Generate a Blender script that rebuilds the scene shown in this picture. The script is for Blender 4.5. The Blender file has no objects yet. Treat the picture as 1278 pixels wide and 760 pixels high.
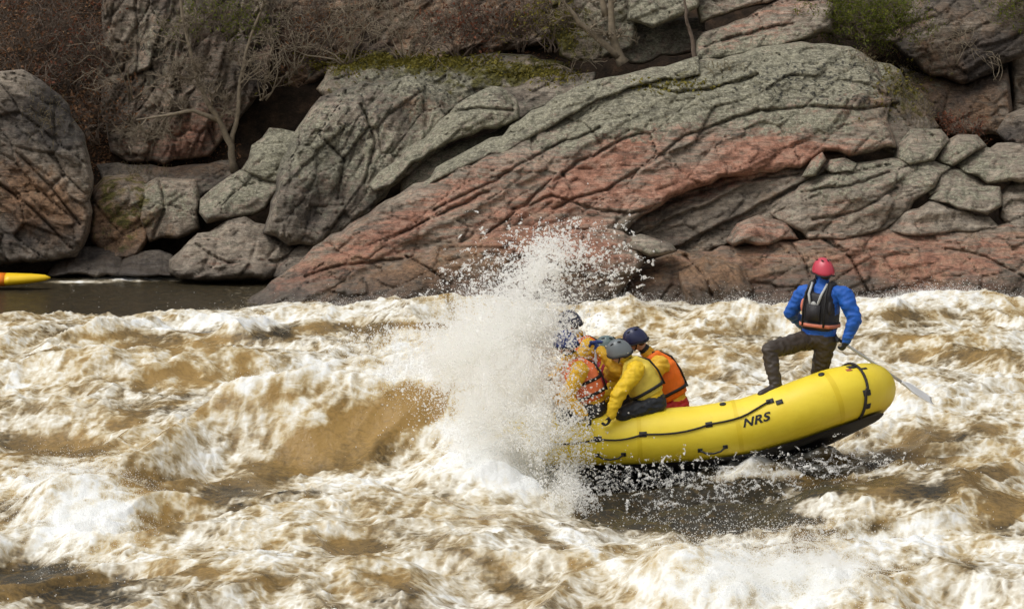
import bpy, bmesh, math, random
import numpy as np
from mathutils import Vector, Matrix

# ---------------------------------------------------------------- camera, sky, sun, exposure
scene = bpy.context.scene
col = scene.collection
FPX = 3550.0            # focal length in pixels of the 1278 px wide photograph
CAMH = 5.5
PITCH = math.radians(7.07)
cam_data = bpy.data.cameras.new('camera')
cam_data.sensor_width = 36.0
cam_data.lens = FPX / 1278.0 * 36.0
cam_data.clip_end = 600.0
cam = bpy.data.objects.new('camera', cam_data)
cam.location = (0, 0, CAMH)
cam.rotation_euler = (math.pi / 2 - PITCH, 0, 0)
col.objects.link(cam)
scene.camera = cam

SUN_EL, SUN_AZ = math.radians(60), math.radians(242)   # azimuth clockwise from +Y
world = bpy.data.worlds.new('World')
scene.world = world
world.use_nodes = True
wt = world.node_tree
bg = wt.nodes['Background']
sky = wt.nodes.new('ShaderNodeTexSky')
sky.sky_type = 'NISHITA'
sky.sun_disc = False
sky.sun_elevation = SUN_EL
sky.sun_rotation = SUN_AZ
sky.air_density = 1.0
sky.dust_density = 6.0
sky.ozone_density = 1.0
hsv = wt.nodes.new('ShaderNodeHueSaturation')
hsv.inputs['Saturation'].default_value = 0.10
wt.links.new(sky.outputs[0], hsv.inputs['Color'])
wt.links.new(hsv.outputs[0], bg.inputs['Color'])
bg.inputs['Strength'].default_value = 0.15

sun_d = bpy.data.lights.new('sun', 'SUN')
sun_d.energy = 0.5
sun_d.angle = math.radians(45)
sun_d.color = (1.0, 0.97, 0.92)
sun = bpy.data.objects.new('sun', sun_d)
d = Vector((math.sin(SUN_AZ) * math.cos(SUN_EL), math.cos(SUN_AZ) * math.cos(SUN_EL), math.sin(SUN_EL)))
sun.rotation_euler = d.to_track_quat('Z', 'Y').to_euler()
sun.location = (0, 20, 30)
col.objects.link(sun)

scene.view_settings.view_transform = 'Standard'
scene.view_settings.look = 'None'
scene.view_settings.gamma = 1.0
scene.view_settings.use_curve_mapping = False
scene.view_settings.exposure = 0.08
scene.render.engine = 'CYCLES'
scene.cycles.use_denoising = True
scene.cycles.max_bounces = 12
scene.cycles.diffuse_bounces = 8
scene.cycles.glossy_bounces = 3
scene.cycles.transmission_bounces = 10
scene.cycles.transparent_max_bounces = 24
scene.cycles.caustics_reflective = False
scene.cycles.caustics_refractive = False

# ---------------------------------------------------------------- helpers
F_ = np.array([0, math.cos(PITCH), -math.sin(PITCH)])
U_ = np.array([0, math.sin(PITCH), math.cos(PITCH)])

def P(u, v, Y):
    """pixel of the photograph + distance along +Y -> world point (arrays or numbers)"""
    u = np.asarray(u, float); v = np.asarray(v, float); Y = np.asarray(Y, float)
    a = (u - 639.0) / FPX; b = (380.0 - v) / FPX
    dy = F_[1] + b * U_[1]; dz = F_[2] + b * U_[2]
    t = Y / dy
    return np.stack([a * t, Y + 0 * t, CAMH + dz * t], -1)

def PZ(u, v, z=0.0):
    b = (380.0 - v) / FPX
    dy = F_[1] + b * U_[1]; dz = F_[2] + b * U_[2]
    t = (z - CAMH) / dz
    return np.array([(u - 639.0) / FPX * t, dy * t, z])

def px_of(x, y, z):
    rel = np.stack([x, y, z - CAMH], -1)
    f = rel @ F_; up = rel @ U_
    return 639.0 + FPX * x / f, 380.0 - FPX * up / f

def V3(a): return Vector((float(a[0]), float(a[1]), float(a[2])))

_rng = np.random.RandomState(7)
_perm = np.tile(_rng.permutation(512), 3)
_g2 = np.stack([np.cos(np.arange(512) * 2.39996), np.sin(np.arange(512) * 2.39996)], -1)
_g3 = _rng.normal(size=(512, 3)); _g3 /= np.linalg.norm(_g3, axis=1)[:, None]

def n2(x, y):
    xi = np.floor(x).astype(np.int64); yi = np.floor(y).astype(np.int64)
    xf = x - xi; yf = y - yi
    u = xf * xf * xf * (xf * (xf * 6 - 15) + 10); v = yf * yf * yf * (yf * (yf * 6 - 15) + 10)
    def g(ix, iy, dx, dy):
        h = _perm[_perm[ix & 511] + (iy & 511)]
        gg = _g2[h]
        return gg[..., 0] * dx + gg[..., 1] * dy
    a = g(xi, yi, xf, yf); b = g(xi + 1, yi, xf - 1, yf)
    c = g(xi, yi + 1, xf, yf - 1); e = g(xi + 1, yi + 1, xf - 1, yf - 1)
    return 1.5 * (a + u * (b - a) + v * (c + u * (e - c) - a - u * (b - a)))

def n3(p):
    p = np.asarray(p); i = np.floor(p).astype(np.int64); f = p - i
    w = f * f * f * (f * (f * 6 - 15) + 10)
    out = 0
    for dx in (0, 1):
        for dy in (0, 1):
            for dz in (0, 1):
                h = _perm[_perm[_perm[(i[:, 0] + dx) & 511] + ((i[:, 1] + dy) & 511)] + ((i[:, 2] + dz) & 511)]
                gg = _g3[h]
                dd = gg[:, 0] * (f[:, 0] - dx) + gg[:, 1] * (f[:, 1] - dy) + gg[:, 2] * (f[:, 2] - dz)
                out = out + dd * (w[:, 0] if dx else 1 - w[:, 0]) * (w[:, 1] if dy else 1 - w[:, 1]) * (w[:, 2] if dz else 1 - w[:, 2])
    return 1.4 * out

def fbm2(x, y, o=4, g=0.5):
    s = 0; a = 1.0; t = 0
    for k in range(o):
        s = s + a * n2(x + 17.3 * k, y - 9.1 * k); t += a; a *= g; x = x * 2.03; y = y * 2.03
    return s / t

def fbm3(p, o=4, g=0.5):
    s = 0; a = 1.0; t = 0
    for k in range(o):
        s = s + a * n3(p + 13.7 * k); t += a; a *= g; p = p * 2.03
    return s / t

def sst(a, b, x):
    t = np.clip((x - a) / (b - a), 0, 1); return t * t * (3 - 2 * t)

def mesh_np(name, verts, quads, mat=None, smooth=True, attrs=None):
    verts = np.asarray(verts, np.float32); quads = np.asarray(quads, np.int32)
    k = quads.shape[1]
    me = bpy.data.meshes.new(name)
    me.vertices.add(len(verts)); me.vertices.foreach_set('co', verts.ravel())
    me.loops.add(quads.size); me.loops.foreach_set('vertex_index', quads.ravel())
    me.polygons.add(len(quads))
    me.polygons.foreach_set('loop_start', np.arange(0, quads.size, k, dtype=np.int32))
    me.polygons.foreach_set('loop_total', np.full(len(quads), k, np.int32))
    me.update(calc_edges=True)
    me.polygons.foreach_set('use_smooth', np.full(len(quads), smooth))
    for nm, arr in (attrs or {}).items():
        at = me.attributes.new(nm, 'FLOAT', 'POINT'); at.data.foreach_set('value', np.asarray(arr, np.float32))
    if mat: me.materials.append(mat)
    return me

def link(name, me, parent=None, label=None, cat=None, group=None, kind=None):
    o = bpy.data.objects.new(name, me); col.objects.link(o)
    if parent: o.parent = parent
    if label: o['label'] = label
    if cat: o['category'] = cat
    if group: o['group'] = group
    if kind: o['kind'] = kind
    return o

class MB:
    """collects simple closed solids into one mesh"""
    def __init__(s): s.v = []; s.f = []; s.m = []
    def add(s, vs, fs, m=0):
        o = len(s.v); s.v += [tuple(map(float, a)) for a in vs]; s.f += [tuple(i + o for i in q) for q in fs]; s.m += [m] * len(fs)
    def loft(s, rings, m=0, cap=True):
        n = len(rings[0]); vs = [p for r in rings for p in r]; fs = []
        for i in range(len(rings) - 1):
            for j in range(n):
                a = i * n + j; b = i * n + (j + 1) % n
                fs.append((a, b, b + n, a + n))
        if cap:
            fs.append(tuple(range(n - 1, -1, -1))); fs.append(tuple(range((len(rings) - 1) * n, len(rings) * n)))
        s.add(vs, fs, m)
    def tube(s, pts, rad, n=6, m=0, cap=True):
        pts = [Vector(tuple(map(float, p))) for p in pts]
        if not hasattr(rad, '__len__'): rad = [rad] * len(pts)
        rings = []; ref = None
        for i, p in enumerate(pts):
            t = (pts[min(i + 1, len(pts) - 1)] - pts[max(i - 1, 0)])
            t = t.normalized() if t.length > 1e-9 else Vector((0, 0, 1))
            if ref is None:
                ref = t.orthogonal().normalized()
            ref = (ref - t * ref.dot(t))
            ref = ref.normalized() if ref.length > 1e-6 else t.orthogonal().normalized()
            b = t.cross(ref)
            rings.append([p + (ref * math.cos(a) + b * math.sin(a)) * rad[i] for a in [2 * math.pi * k / n for k in range(n)]])
        s.loft(rings, m, cap)
    def capsule(s, a, b, ra, rb, n=12, m=0, h=4):
        a = Vector(tuple(map(float, a))); b = Vector(tuple(map(float, b))); t = (b - a)
        t = t.normalized() if t.length > 1e-6 else Vector((0, 0, 1))
        pts = []; rad = []
        for k in range(h + 1):
            q = math.pi / 2 * (1 - k / h); pts.append(a - t * ra * math.sin(q)); rad.append(max(ra * math.cos(q), ra * .03))
        for k in range(h + 1):
            q = math.pi / 2 * (k / h); pts.append(b + t * rb * math.sin(q)); rad.append(max(rb * math.cos(q), rb * .03))
        s.tube(pts, rad, n, m)
    def ellipsoid(s, c, ax, n=14, h=8, m=0):
        """ax: three axis vectors with lengths"""
        c = Vector(tuple(map(float, c))); ax = [Vector(tuple(map(float, a))) for a in ax]; rings = []
        for i in range(h + 1):
            q = -math.pi / 2 + math.pi * i / h; r = max(math.cos(q), .02)
            rings.append([c + ax[2] * math.sin(q) + (ax[0] * math.cos(t) + ax[1] * math.sin(t)) * r for t in [2 * math.pi * k / n for k in range(n)]])
        s.loft(rings, m)
    def box(s, c, ax, m=0):
        c = Vector(tuple(map(float, c))); x, y, z = [Vector(tuple(map(float, a))) for a in ax]
        vs = [c + x * i + y * j + z * k for k in (-1, 1) for j in (-1, 1) for i in (-1, 1)]
        s.add(vs, [(0, 2, 3, 1), (4, 5, 7, 6), (0, 1, 5, 4), (2, 6, 7, 3), (0, 4, 6, 2), (1, 3, 7, 5)], m)
    def mesh(s, name, mats, smooth=True):
        me = bpy.data.meshes.new(name); me.from_pydata(s.v, [], s.f); me.update()
        for mm in (mats if isinstance(mats, (list, tuple)) else [mats]): me.materials.append(mm)
        me.polygons.foreach_set('material_index', s.m)
        me.polygons.foreach_set('use_smooth', [smooth] * len(s.f))
        return me
    def build(s, name, mats, parent=None, smooth=True, **kw):
        return link(name, s.mesh(name, mats, smooth), parent, **kw)

def remesh(mb, voxel, smooth_it=4):
    """one continuous skin round overlapping solids"""
    me = bpy.data.meshes.new('tmp'); me.from_pydata(mb.v, [], mb.f); me.update()
    o = bpy.data.objects.new('tmp', me); col.objects.link(o)
    md = o.modifiers.new('r', 'REMESH'); md.mode = 'VOXEL'; md.voxel_size = voxel; md.use_smooth_shade = True
    if smooth_it:
        sm = o.modifiers.new('s', 'SMOOTH'); sm.factor = 0.5; sm.iterations = smooth_it
    dg = bpy.context.evaluated_depsgraph_get()
    out = bpy.data.meshes.new_from_object(o.evaluated_get(dg))
    bpy.data.objects.remove(o); bpy.data.meshes.remove(me)
    out.materials.clear()
    return out

# ---------------------------------------------------------------- materials
def mat_new(name):
    m = bpy.data.materials.new(name); m.use_nodes = True
    nt = m.node_tree; b = nt.nodes['Principled BSDF']
    return m, nt, b
def nd(nt, t, **kw):
    n = nt.nodes.new(t)
    for k, v in kw.items():
        if k in n.inputs: n.inputs[k].default_value = v
        else: setattr(n, k, v)
    return n
def noise(nt, scale, detail=4, rough=0.55, vec=None, dist=0.0):
    n = nd(nt, 'ShaderNodeTexNoise'); n.inputs['Scale'].default_value = scale; n.inputs['Detail'].default_value = detail
    n.inputs['Roughness'].default_value = rough; n.inputs['Distortion'].default_value = dist
    if vec: nt.links.new(vec, n.inputs['Vector'])
    return n.outputs['Fac']
def ramp(nt, fac, stops, interp='LINEAR'):
    r = nd(nt, 'ShaderNodeValToRGB'); r.color_ramp.interpolation = interp
    while len(r.color_ramp.elements) < len(stops): r.color_ramp.elements.new(0.5)
    for e, (p, c) in zip(r.color_ramp.elements, stops):
        e.position = p; e.color = (c[0], c[1], c[2], 1) if hasattr(c, '__len__') else (c, c, c, 1)
    if fac is not None: nt.links.new(fac, r.inputs['Fac'])
    return r.outputs['Color']
def mix(nt, fac, a, b, blend='MIX'):
    m = nd(nt, 'ShaderNodeMix', data_type='RGBA', blend_type=blend)
    for s, val in ((m.inputs[0], fac), (m.inputs[6], a), (m.inputs[7], b)):
        if isinstance(val, (int, float)): s.default_value = val
        elif isinstance(val, tuple): s.default_value = (*val, 1)
        else: nt.links.new(val, s)
    return m.outputs[2]
def mth(nt, op, a, b=0.0, clamp=False):
    m = nd(nt, 'ShaderNodeMath', operation=op, use_clamp=clamp)
    for s, val in ((m.inputs[0], a), (m.inputs[1], b)):
        if isinstance(val, (int, float)): s.default_value = val
        else: nt.links.new(val, s)
    return m.outputs[0]
def attr(nt, name):
    return nd(nt, 'ShaderNodeAttribute', attribute_name=name).outputs['Fac']
def pos(nt): return nd(nt, 'ShaderNodeNewGeometry').outputs['Position']
def bump(nt, b, h, strength, dist):
    n = nd(nt, 'ShaderNodeBump'); n.inputs['Strength'].default_value = strength; n.inputs['Distance'].default_value = dist
    nt.links.new(h, n.inputs['Height']); nt.links.new(n.outputs[0], b.inputs['Normal'])

def plain(name, c, rough=0.6, var=0.15, scale=30, bstr=0.15, bdist=0.004, spec=0.4):
    m, nt, b = mat_new(name)
    tc = nd(nt, 'ShaderNodeTexCoord').outputs['Object']
    f = noise(nt, scale, 5, 0.6, tc)
    dk = tuple(x * (1 - var) for x in c); lt = tuple(min(1, x * (1 + var)) for x in c)
    nt.links.new(ramp(nt, f, [(0.3, dk), (0.7, lt)]), b.inputs['Base Color'])
    b.inputs['Roughness'].default_value = rough; b.inputs['Specular IOR Level'].default_value = spec
    bump(nt, b, f, bstr, bdist)
    return m

def make_rock_mat():
    m, nt, b = mat_new('weathered_gneiss')
    p = pos(nt)
    mp = nd(nt, 'ShaderNodeMapping'); nt.links.new(p, mp.inputs[0]); mp.inputs['Rotation'].default_value = (0, math.radians(27), 0); mp.inputs['Scale'].default_value = (0.28, 0.8, 3.0)
    sv = mp.outputs[0]
    big = noise(nt, 0.9, 5, 0.6, p, 0.4); mid = noise(nt, 4.0, 6, 0.65, p, 0.3); fine = noise(nt, 22, 6, 0.7, p); strat = noise(nt, 3.2, 6, 0.65, sv, 0.6)
    base = ramp(nt, mid, [(0.30, (0.10, 0.082, 0.062)), (0.48, (0.27, 0.232, 0.18)), (0.66, (0.48, 0.43, 0.345))])
    stc = ramp(nt, strat, [(0.32, (0.115, 0.082, 0.058)), (0.5, (0.30, 0.232, 0.17)), (0.66, (0.50, 0.42, 0.325))])
    c = mix(nt, 0.55, base, stc)
    # pink granite
    pk = mth(nt, 'ADD', attr(nt, 'pink'), mth(nt, 'MULTIPLY', mth(nt, 'SUBTRACT', strat, 0.5), 2.0)); pk = mth(nt, 'ADD', pk, mth(nt, 'MULTIPLY', mth(nt, 'SUBTRACT', big, 0.5), 1.2))
    pk = mth(nt, 'ADD', pk, mth(nt, 'MULTIPLY', mth(nt, 'SUBTRACT', noise(nt, 7, 6, 0.7, sv, 1.0), 0.5), 2.2))
    pk = ramp(nt, pk, [(0.35, 0), (0.98, 0.88)])
    pkc = ramp(nt, mid, [(0.3, (0.19, 0.078, 0.048)), (0.5, (0.42, 0.195, 0.125)), (0.68, (0.55, 0.34, 0.25))])
    c = mix(nt, pk, c, pkc)
    # brown iron stain
    br = ramp(nt, mth(nt, 'ADD', attr(nt, 'brown'), mth(nt, 'MULTIPLY', mth(nt, 'SUBTRACT', mid, 0.5), 2.0)), [(0.4, 0), (0.85, 0.85)])
    c = mix(nt, br, c, ramp(nt, fine, [(0.3, (0.12, 0.062, 0.030)), (0.7, (0.37, 0.205, 0.105))]))
    # grey green lichen crust in patches
    lf = noise(nt, 6.5, 7, 0.72, p, 0.8)
    li = ramp(nt, mth(nt, 'ADD', attr(nt, 'lichen'), mth(nt, 'MULTIPLY', mth(nt, 'SUBTRACT', lf, 0.5), 2.6)), [(0.36, 0), (0.62, 0.92)])
    c = mix(nt, li, c, ramp(nt, fine, [(0.32, (0.13, 0.13, 0.09)), (0.5, (0.29, 0.272, 0.19)), (0.68, (0.50, 0.475, 0.365))]))
    # black lichen / rock tripe blots
    vo = nd(nt, 'ShaderNodeTexVoronoi'); vo.inputs['Scale'].default_value = 9.0
    wv = nd(nt, 'ShaderNodeVectorMath', operation='ADD'); nt.links.new(p, wv.inputs[0])
    nz = nd(nt, 'ShaderNodeTexNoise'); nz.inputs['Scale'].default_value = 7; nt.links.new(p, nz.inputs['Vector'])
    sc = nd(nt, 'ShaderNodeVectorMath', operation='SCALE'); sc.inputs[3].default_value = 0.25; nt.links.new(nz.outputs['Color'], sc.inputs[0]); nt.links.new(sc.outputs[0], wv.inputs[1])
    nt.links.new(wv.outputs[0], vo.inputs['Vector'])
    sp = mth(nt, 'MULTIPLY', ramp(nt, vo.outputs['Distance'], [(0.22, 1), (0.42, 0)]), ramp(nt, mth(nt, 'ADD', attr(nt, 'blot'), mth(nt, 'MULTIPLY', mth(nt, 'SUBTRACT', mid, 0.5), 1.5)), [(0.35, 0), (0.7, 0.9)]))
    c = mix(nt, sp, c, (0.035, 0.034, 0.03))
    # dark weathering film
    dk = ramp(nt, mth(nt, 'ADD', attr(nt, 'dark'), mth(nt, 'MULTIPLY', mth(nt, 'SUBTRACT', big, 0.5), 1.6)), [(0.2, 0), (0.75, 0.92)])
    c = mix(nt, dk, c, ramp(nt, fine, [(0.3, (0.022, 0.019, 0.017)), (0.7, (0.085, 0.072, 0.064))]))
    # moss
    mo = ramp(nt, mth(nt, 'ADD', attr(nt, 'moss'), mth(nt, 'MULTIPLY', mth(nt, 'SUBTRACT', mid, 0.5), 2.2)), [(0.45, 0), (0.7, 0.95)])
    c = mix(nt, mo, c, ramp(nt, fine, [(0.3, (0.045, 0.042, 0.010)), (0.7, (0.17, 0.15, 0.035))]))
    c = mix(nt, 1.0, c, ramp(nt, noise(nt, 9, 6, 0.75, p, 0.3), [(0.32, 0.34), (0.52, 0.88), (0.66, 1.0)]), 'MULTIPLY')
    c = mix(nt, 0.8, c, ramp(nt, noise(nt, 16, 5, 0.75, sv, 0.2), [(0.34, 0.35), (0.5, 1.0)]), 'MULTIPLY')
    # fine mineral speckle
    c = mix(nt, 0.55, c, ramp(nt, noise(nt, 60, 3, 0.7, p), [(0.3, 0.25), (0.7, 0.78)]), 'OVERLAY')
    # thin dark joints along the bedding
    jn = nd(nt, 'ShaderNodeMapping'); nt.links.new(p, jn.inputs[0]); jn.inputs['Rotation'].default_value = (0, math.radians(27), 0); jn.inputs['Scale'].default_value = (0.35, 0.5, 1.6)
    jl = mth(nt, 'ABSOLUTE', mth(nt, 'SUBTRACT', noise(nt, 1.7, 3, 0.5, jn.outputs[0], 0.15), 0.5))
    jm = ramp(nt, jl, [(0.003, 0.35), (0.014, 0)])
    c = mix(nt, jm, c, (0.03, 0.025, 0.02))
    # river wash line: the rock is wet up to about half a metre
    sx = nd(nt, 'ShaderNodeSeparateXYZ'); nt.links.new(p, sx.inputs[0])
    wet = ramp(nt, mth(nt, 'ADD', mth(nt, 'MULTIPLY', sx.outputs[2], 1.0), mth(nt, 'MULTIPLY', mth(nt, 'SUBTRACT', big, 0.5), 1.1)), [(0.12, 1), (0.50, 0)])
    c = mix(nt, mth(nt, 'MULTIPLY', wet, 0.62), c, (0.035, 0.028, 0.024))
    nt.links.new(c, b.inputs['Base Color'])
    nt.links.new(ramp(nt, wet, [(0, 0.9), (1, 0.32)]), b.inputs['Roughness'])
    b.inputs['Specular IOR Level'].default_value = 0.3
    hh = mth(nt, 'ADD', mth(nt, 'MULTIPLY', strat, 0.9), mth(nt, 'ADD', mth(nt, 'MULTIPLY', mid, 0.6), mth(nt, 'MULTIPLY', fine, 0.6)))
    hh = mth(nt, 'SUBTRACT', hh, mth(nt, 'MULTIPLY', jm, 0.5))
    bump(nt, b, hh, 0.8, 0.06)
    return m
ROCK = make_rock_mat()

def make_water_mat():
    m, nt, b = mat_new('tannin_whitewater')
    p = pos(nt)
    fo = attr(nt, 'foam'); am = attr(nt, 'amber')
    fine = noise(nt, 30, 4, 0.6, p, 0.5); med = noise(nt, 10, 4, 0.6, p, 0.8)
    f2 = mth(nt, 'ADD', fo, mth(nt, 'ADD', mth(nt, 'MULTIPLY', mth(nt, 'SUBTRACT', fine, 0.5), 0.16), mth(nt, 'MULTIPLY', mth(nt, 'SUBTRACT', med, 0.5), 0.38)))
    mpw = nd(nt, 'ShaderNodeMapping'); nt.links.new(p, mpw.inputs[0]); mpw.inputs['Rotation'].default_value = (0, 0, math.radians(-58)); mpw.inputs['Scale'].default_value = (0.6, 1.0, 0.8)
    def lacing(sc, k):
        n_ = noise(nt, sc, 2, 0.45, mpw.outputs[0], 1.1)
        return mth(nt, 'SUBTRACT', 1.0, mth(nt, 'MULTIPLY', mth(nt, 'ABSOLUTE', mth(nt, 'SUBTRACT', n_, 0.5)), k), True)
    lc = mth(nt, 'ADD', mth(nt, 'MULTIPLY', lacing(4.2, 9.0), 0.6), mth(nt, 'MULTIPLY', lacing(9.5, 8.0), 0.45))
    stk = noise(nt, 20, 5, 0.65, mpw.outputs[0], 0.6)
    f2 = mth(nt, 'ADD', f2, mth(nt, 'MULTIPLY', mth(nt, 'SUBTRACT', lc, 0.42), mth(nt, 'MULTIPLY', ramp(nt, fo, [(0.10, 0.12), (0.45, 1), (0.85, 0.7)]), 0.34)))
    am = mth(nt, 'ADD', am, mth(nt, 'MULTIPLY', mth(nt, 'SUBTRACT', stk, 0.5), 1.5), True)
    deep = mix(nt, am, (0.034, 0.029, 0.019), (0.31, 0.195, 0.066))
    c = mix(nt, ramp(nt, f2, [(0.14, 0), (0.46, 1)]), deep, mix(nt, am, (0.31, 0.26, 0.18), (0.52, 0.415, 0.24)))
    c = mix(nt, ramp(nt, f2, [(0.40, 0), (0.78, 1)]), c, (0.73, 0.70, 0.61))
    c = mix(nt, ramp(nt, f2, [(0.70, 0), (1.0, 1)]), c, (0.80, 0.81, 0.80))
    nt.links.new(c, b.inputs['Base Color'])
    nt.links.new(ramp(nt, f2, [(0.2, 0.16), (0.7, 0.7)]), b.inputs['Roughness'])
    b.inputs['IOR'].default_value = 1.33
    b.inputs['Specular IOR Level'].default_value = 0.35
    hh = mth(nt, 'ADD', mth(nt, 'MULTIPLY', fine, 0.4), mth(nt, 'ADD', mth(nt, 'MULTIPLY', stk, ramp(nt, fo, [(0.2, 0.75), (0.6, 0.2)])), mth(nt, 'MULTIPLY', lc, 0.25)))
    bump(nt, b, hh, 0.45, 0.035)
    return m
WATER = make_water_mat()

def make_drop_mat():
    m, nt, b = mat_new('white_spray')
    out = nt.nodes['Material Output']; nt.nodes.remove(b)
    df = nd(nt, 'ShaderNodeBsdfDiffuse'); df.inputs['Color'].default_value = (0.97, 0.97, 0.955, 1)
    tr = nd(nt, 'ShaderNodeBsdfTranslucent'); tr.inputs['Color'].default_value = (0.98, 0.97, 0.94, 1)
    mx = nd(nt, 'ShaderNodeMixShader'); mx.inputs[0].default_value = 0.5
    nt.links.new(df.outputs[0], mx.inputs[1]); nt.links.new(tr.outputs[0], mx.inputs[2])
    tp = nd(nt, 'ShaderNodeBsdfTransparent'); m2 = nd(nt, 'ShaderNodeMixShader'); m2.inputs[0].default_value = 0.28
    nt.links.new(mx.outputs[0], m2.inputs[1]); nt.links.new(tp.outputs[0], m2.inputs[2]); nt.links.new(m2.outputs[0], out.inputs[0])
    return m
DROP = make_drop_mat()

def leaf_mat(name, stops, trans=0.3):
    m, nt, b = mat_new(name)
    out = nt.nodes['Material Output']
    gi = noise(nt, 9.0, 3, 0.7, pos(nt))
    c = ramp(nt, gi, stops)
    nt.links.new(c, b.inputs['Base Color']); b.inputs['Roughness'].default_value = 0.75; b.inputs['Specular IOR Level'].default_value = 0.2
    tr = nd(nt, 'ShaderNodeBsdfTranslucent'); nt.links.new(c, tr.inputs['Color'])
    mx = nd(nt, 'ShaderNodeMixShader'); mx.inputs[0].default_value = trans
    nt.links.new(b.outputs[0], mx.inputs[1]); nt.links.new(tr.outputs[0], mx.inputs[2]); nt.links.new(mx.outputs[0], out.inputs[0])
    return m

M_BARK = plain('grey_bark', (0.20, 0.165, 0.12), 0.9, 0.4, 25, 0.6, 0.01)
M_TWIG = plain('brown_twig', (0.12, 0.088, 0.065), 0.9, 0.35, 12, 0.2, 0.003)
M_PALE = plain('pale_dead_twig', (0.20, 0.16, 0.11), 0.9, 0.35, 12, 0.2, 0.003)
M_RUST = leaf_mat('rust_leaf', [(0.3, (0.07, 0.035, 0.02)), (0.5, (0.19, 0.092, 0.046)), (0.72, (0.34, 0.21, 0.11))])
M_RED = leaf_mat('russet_leaf', [(0.3, (0.09, 0.032, 0.02)), (0.55, (0.20, 0.075, 0.042)), (0.75, (0.29, 0.16, 0.085))])
M_PINE = leaf_mat('evergreen_needle', [(0.3, (0.045, 0.062, 0.010)), (0.5, (0.12, 0.14, 0.018)), (0.72, (0.23, 0.22, 0.035))])
M_MOSS = leaf_mat('olive_moss', [(0.3, (0.06, 0.054, 0.012)), (0.55, (0.19, 0.16, 0.027)), (0.75, (0.30, 0.25, 0.055))])
M_STRAW = leaf_mat('dead_grass', [(0.3, (0.15, 0.115, 0.06)), (0.7, (0.36, 0.29, 0.16))])

def make_ground_mat():
    m, nt, b = mat_new('leaf_litter_soil')
    p = pos(nt)
    a = noise(nt, 3, 6, 0.7, p); f = noise(nt, 30, 5, 0.7, p)
    c = ramp(nt, a, [(0.3, (0.012, 0.009, 0.007)), (0.5, (0.035, 0.024, 0.016)), (0.7, (0.085, 0.052, 0.032))])
    c = mix(nt, 0.5, c, ramp(nt, f, [(0.3, 0.15), (0.7, 0.8)]), 'OVERLAY')
    nt.links.new(c, b.inputs['Base Color']); b.inputs['Roughness'].default_value = 0.95; b.inputs['Specular IOR Level'].default_value = 0.1
    bump(nt, b, mth(nt, 'ADD', a, f), 0.8, 0.08)
    return m
SOIL = make_ground_mat()

# ---------------------------------------------------------------- hillside
def hill_z(x, y):
    ys = [40, 48.4, 50, 51.5, 54, 60, 75, 120]; zs = [-2.5, -1.2, 0.7, 2.4, 4.9, 10, 20, 34]
    return np.interp(y, ys, zs) + 0.35 * fbm2(x * 0.35, y * 0.35, 4) + 0.10 * fbm2(x * 1.7, y * 1.7, 4)

def build_hill():
    xs = np.concatenate([np.linspace(-70, -13, 24), np.linspace(-12.5, 12.5, 220), np.linspace(13, 70, 24)])
    ys = np.concatenate([np.linspace(46, 58, 130), np.linspace(58.5, 120, 40)])
    X, Y = np.meshgrid(xs, ys); Z = hill_z(X, Y)
    nx, ny = len(xs), len(ys)
    i = np.arange((ny - 1) * nx).reshape(ny - 1, nx)[:, :-1].ravel()
    q = np.stack([i, i + 1, i + 1 + nx, i + nx], -1)
    link('hillside', mesh_np('hillside', np.stack([X.ravel(), Y.ravel(), Z.ravel()], -1), q, SOIL), kind='structure', label='steep hillside of dark soil and leaf litter behind the rocks', cat='hillside')
build_hill()

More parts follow.
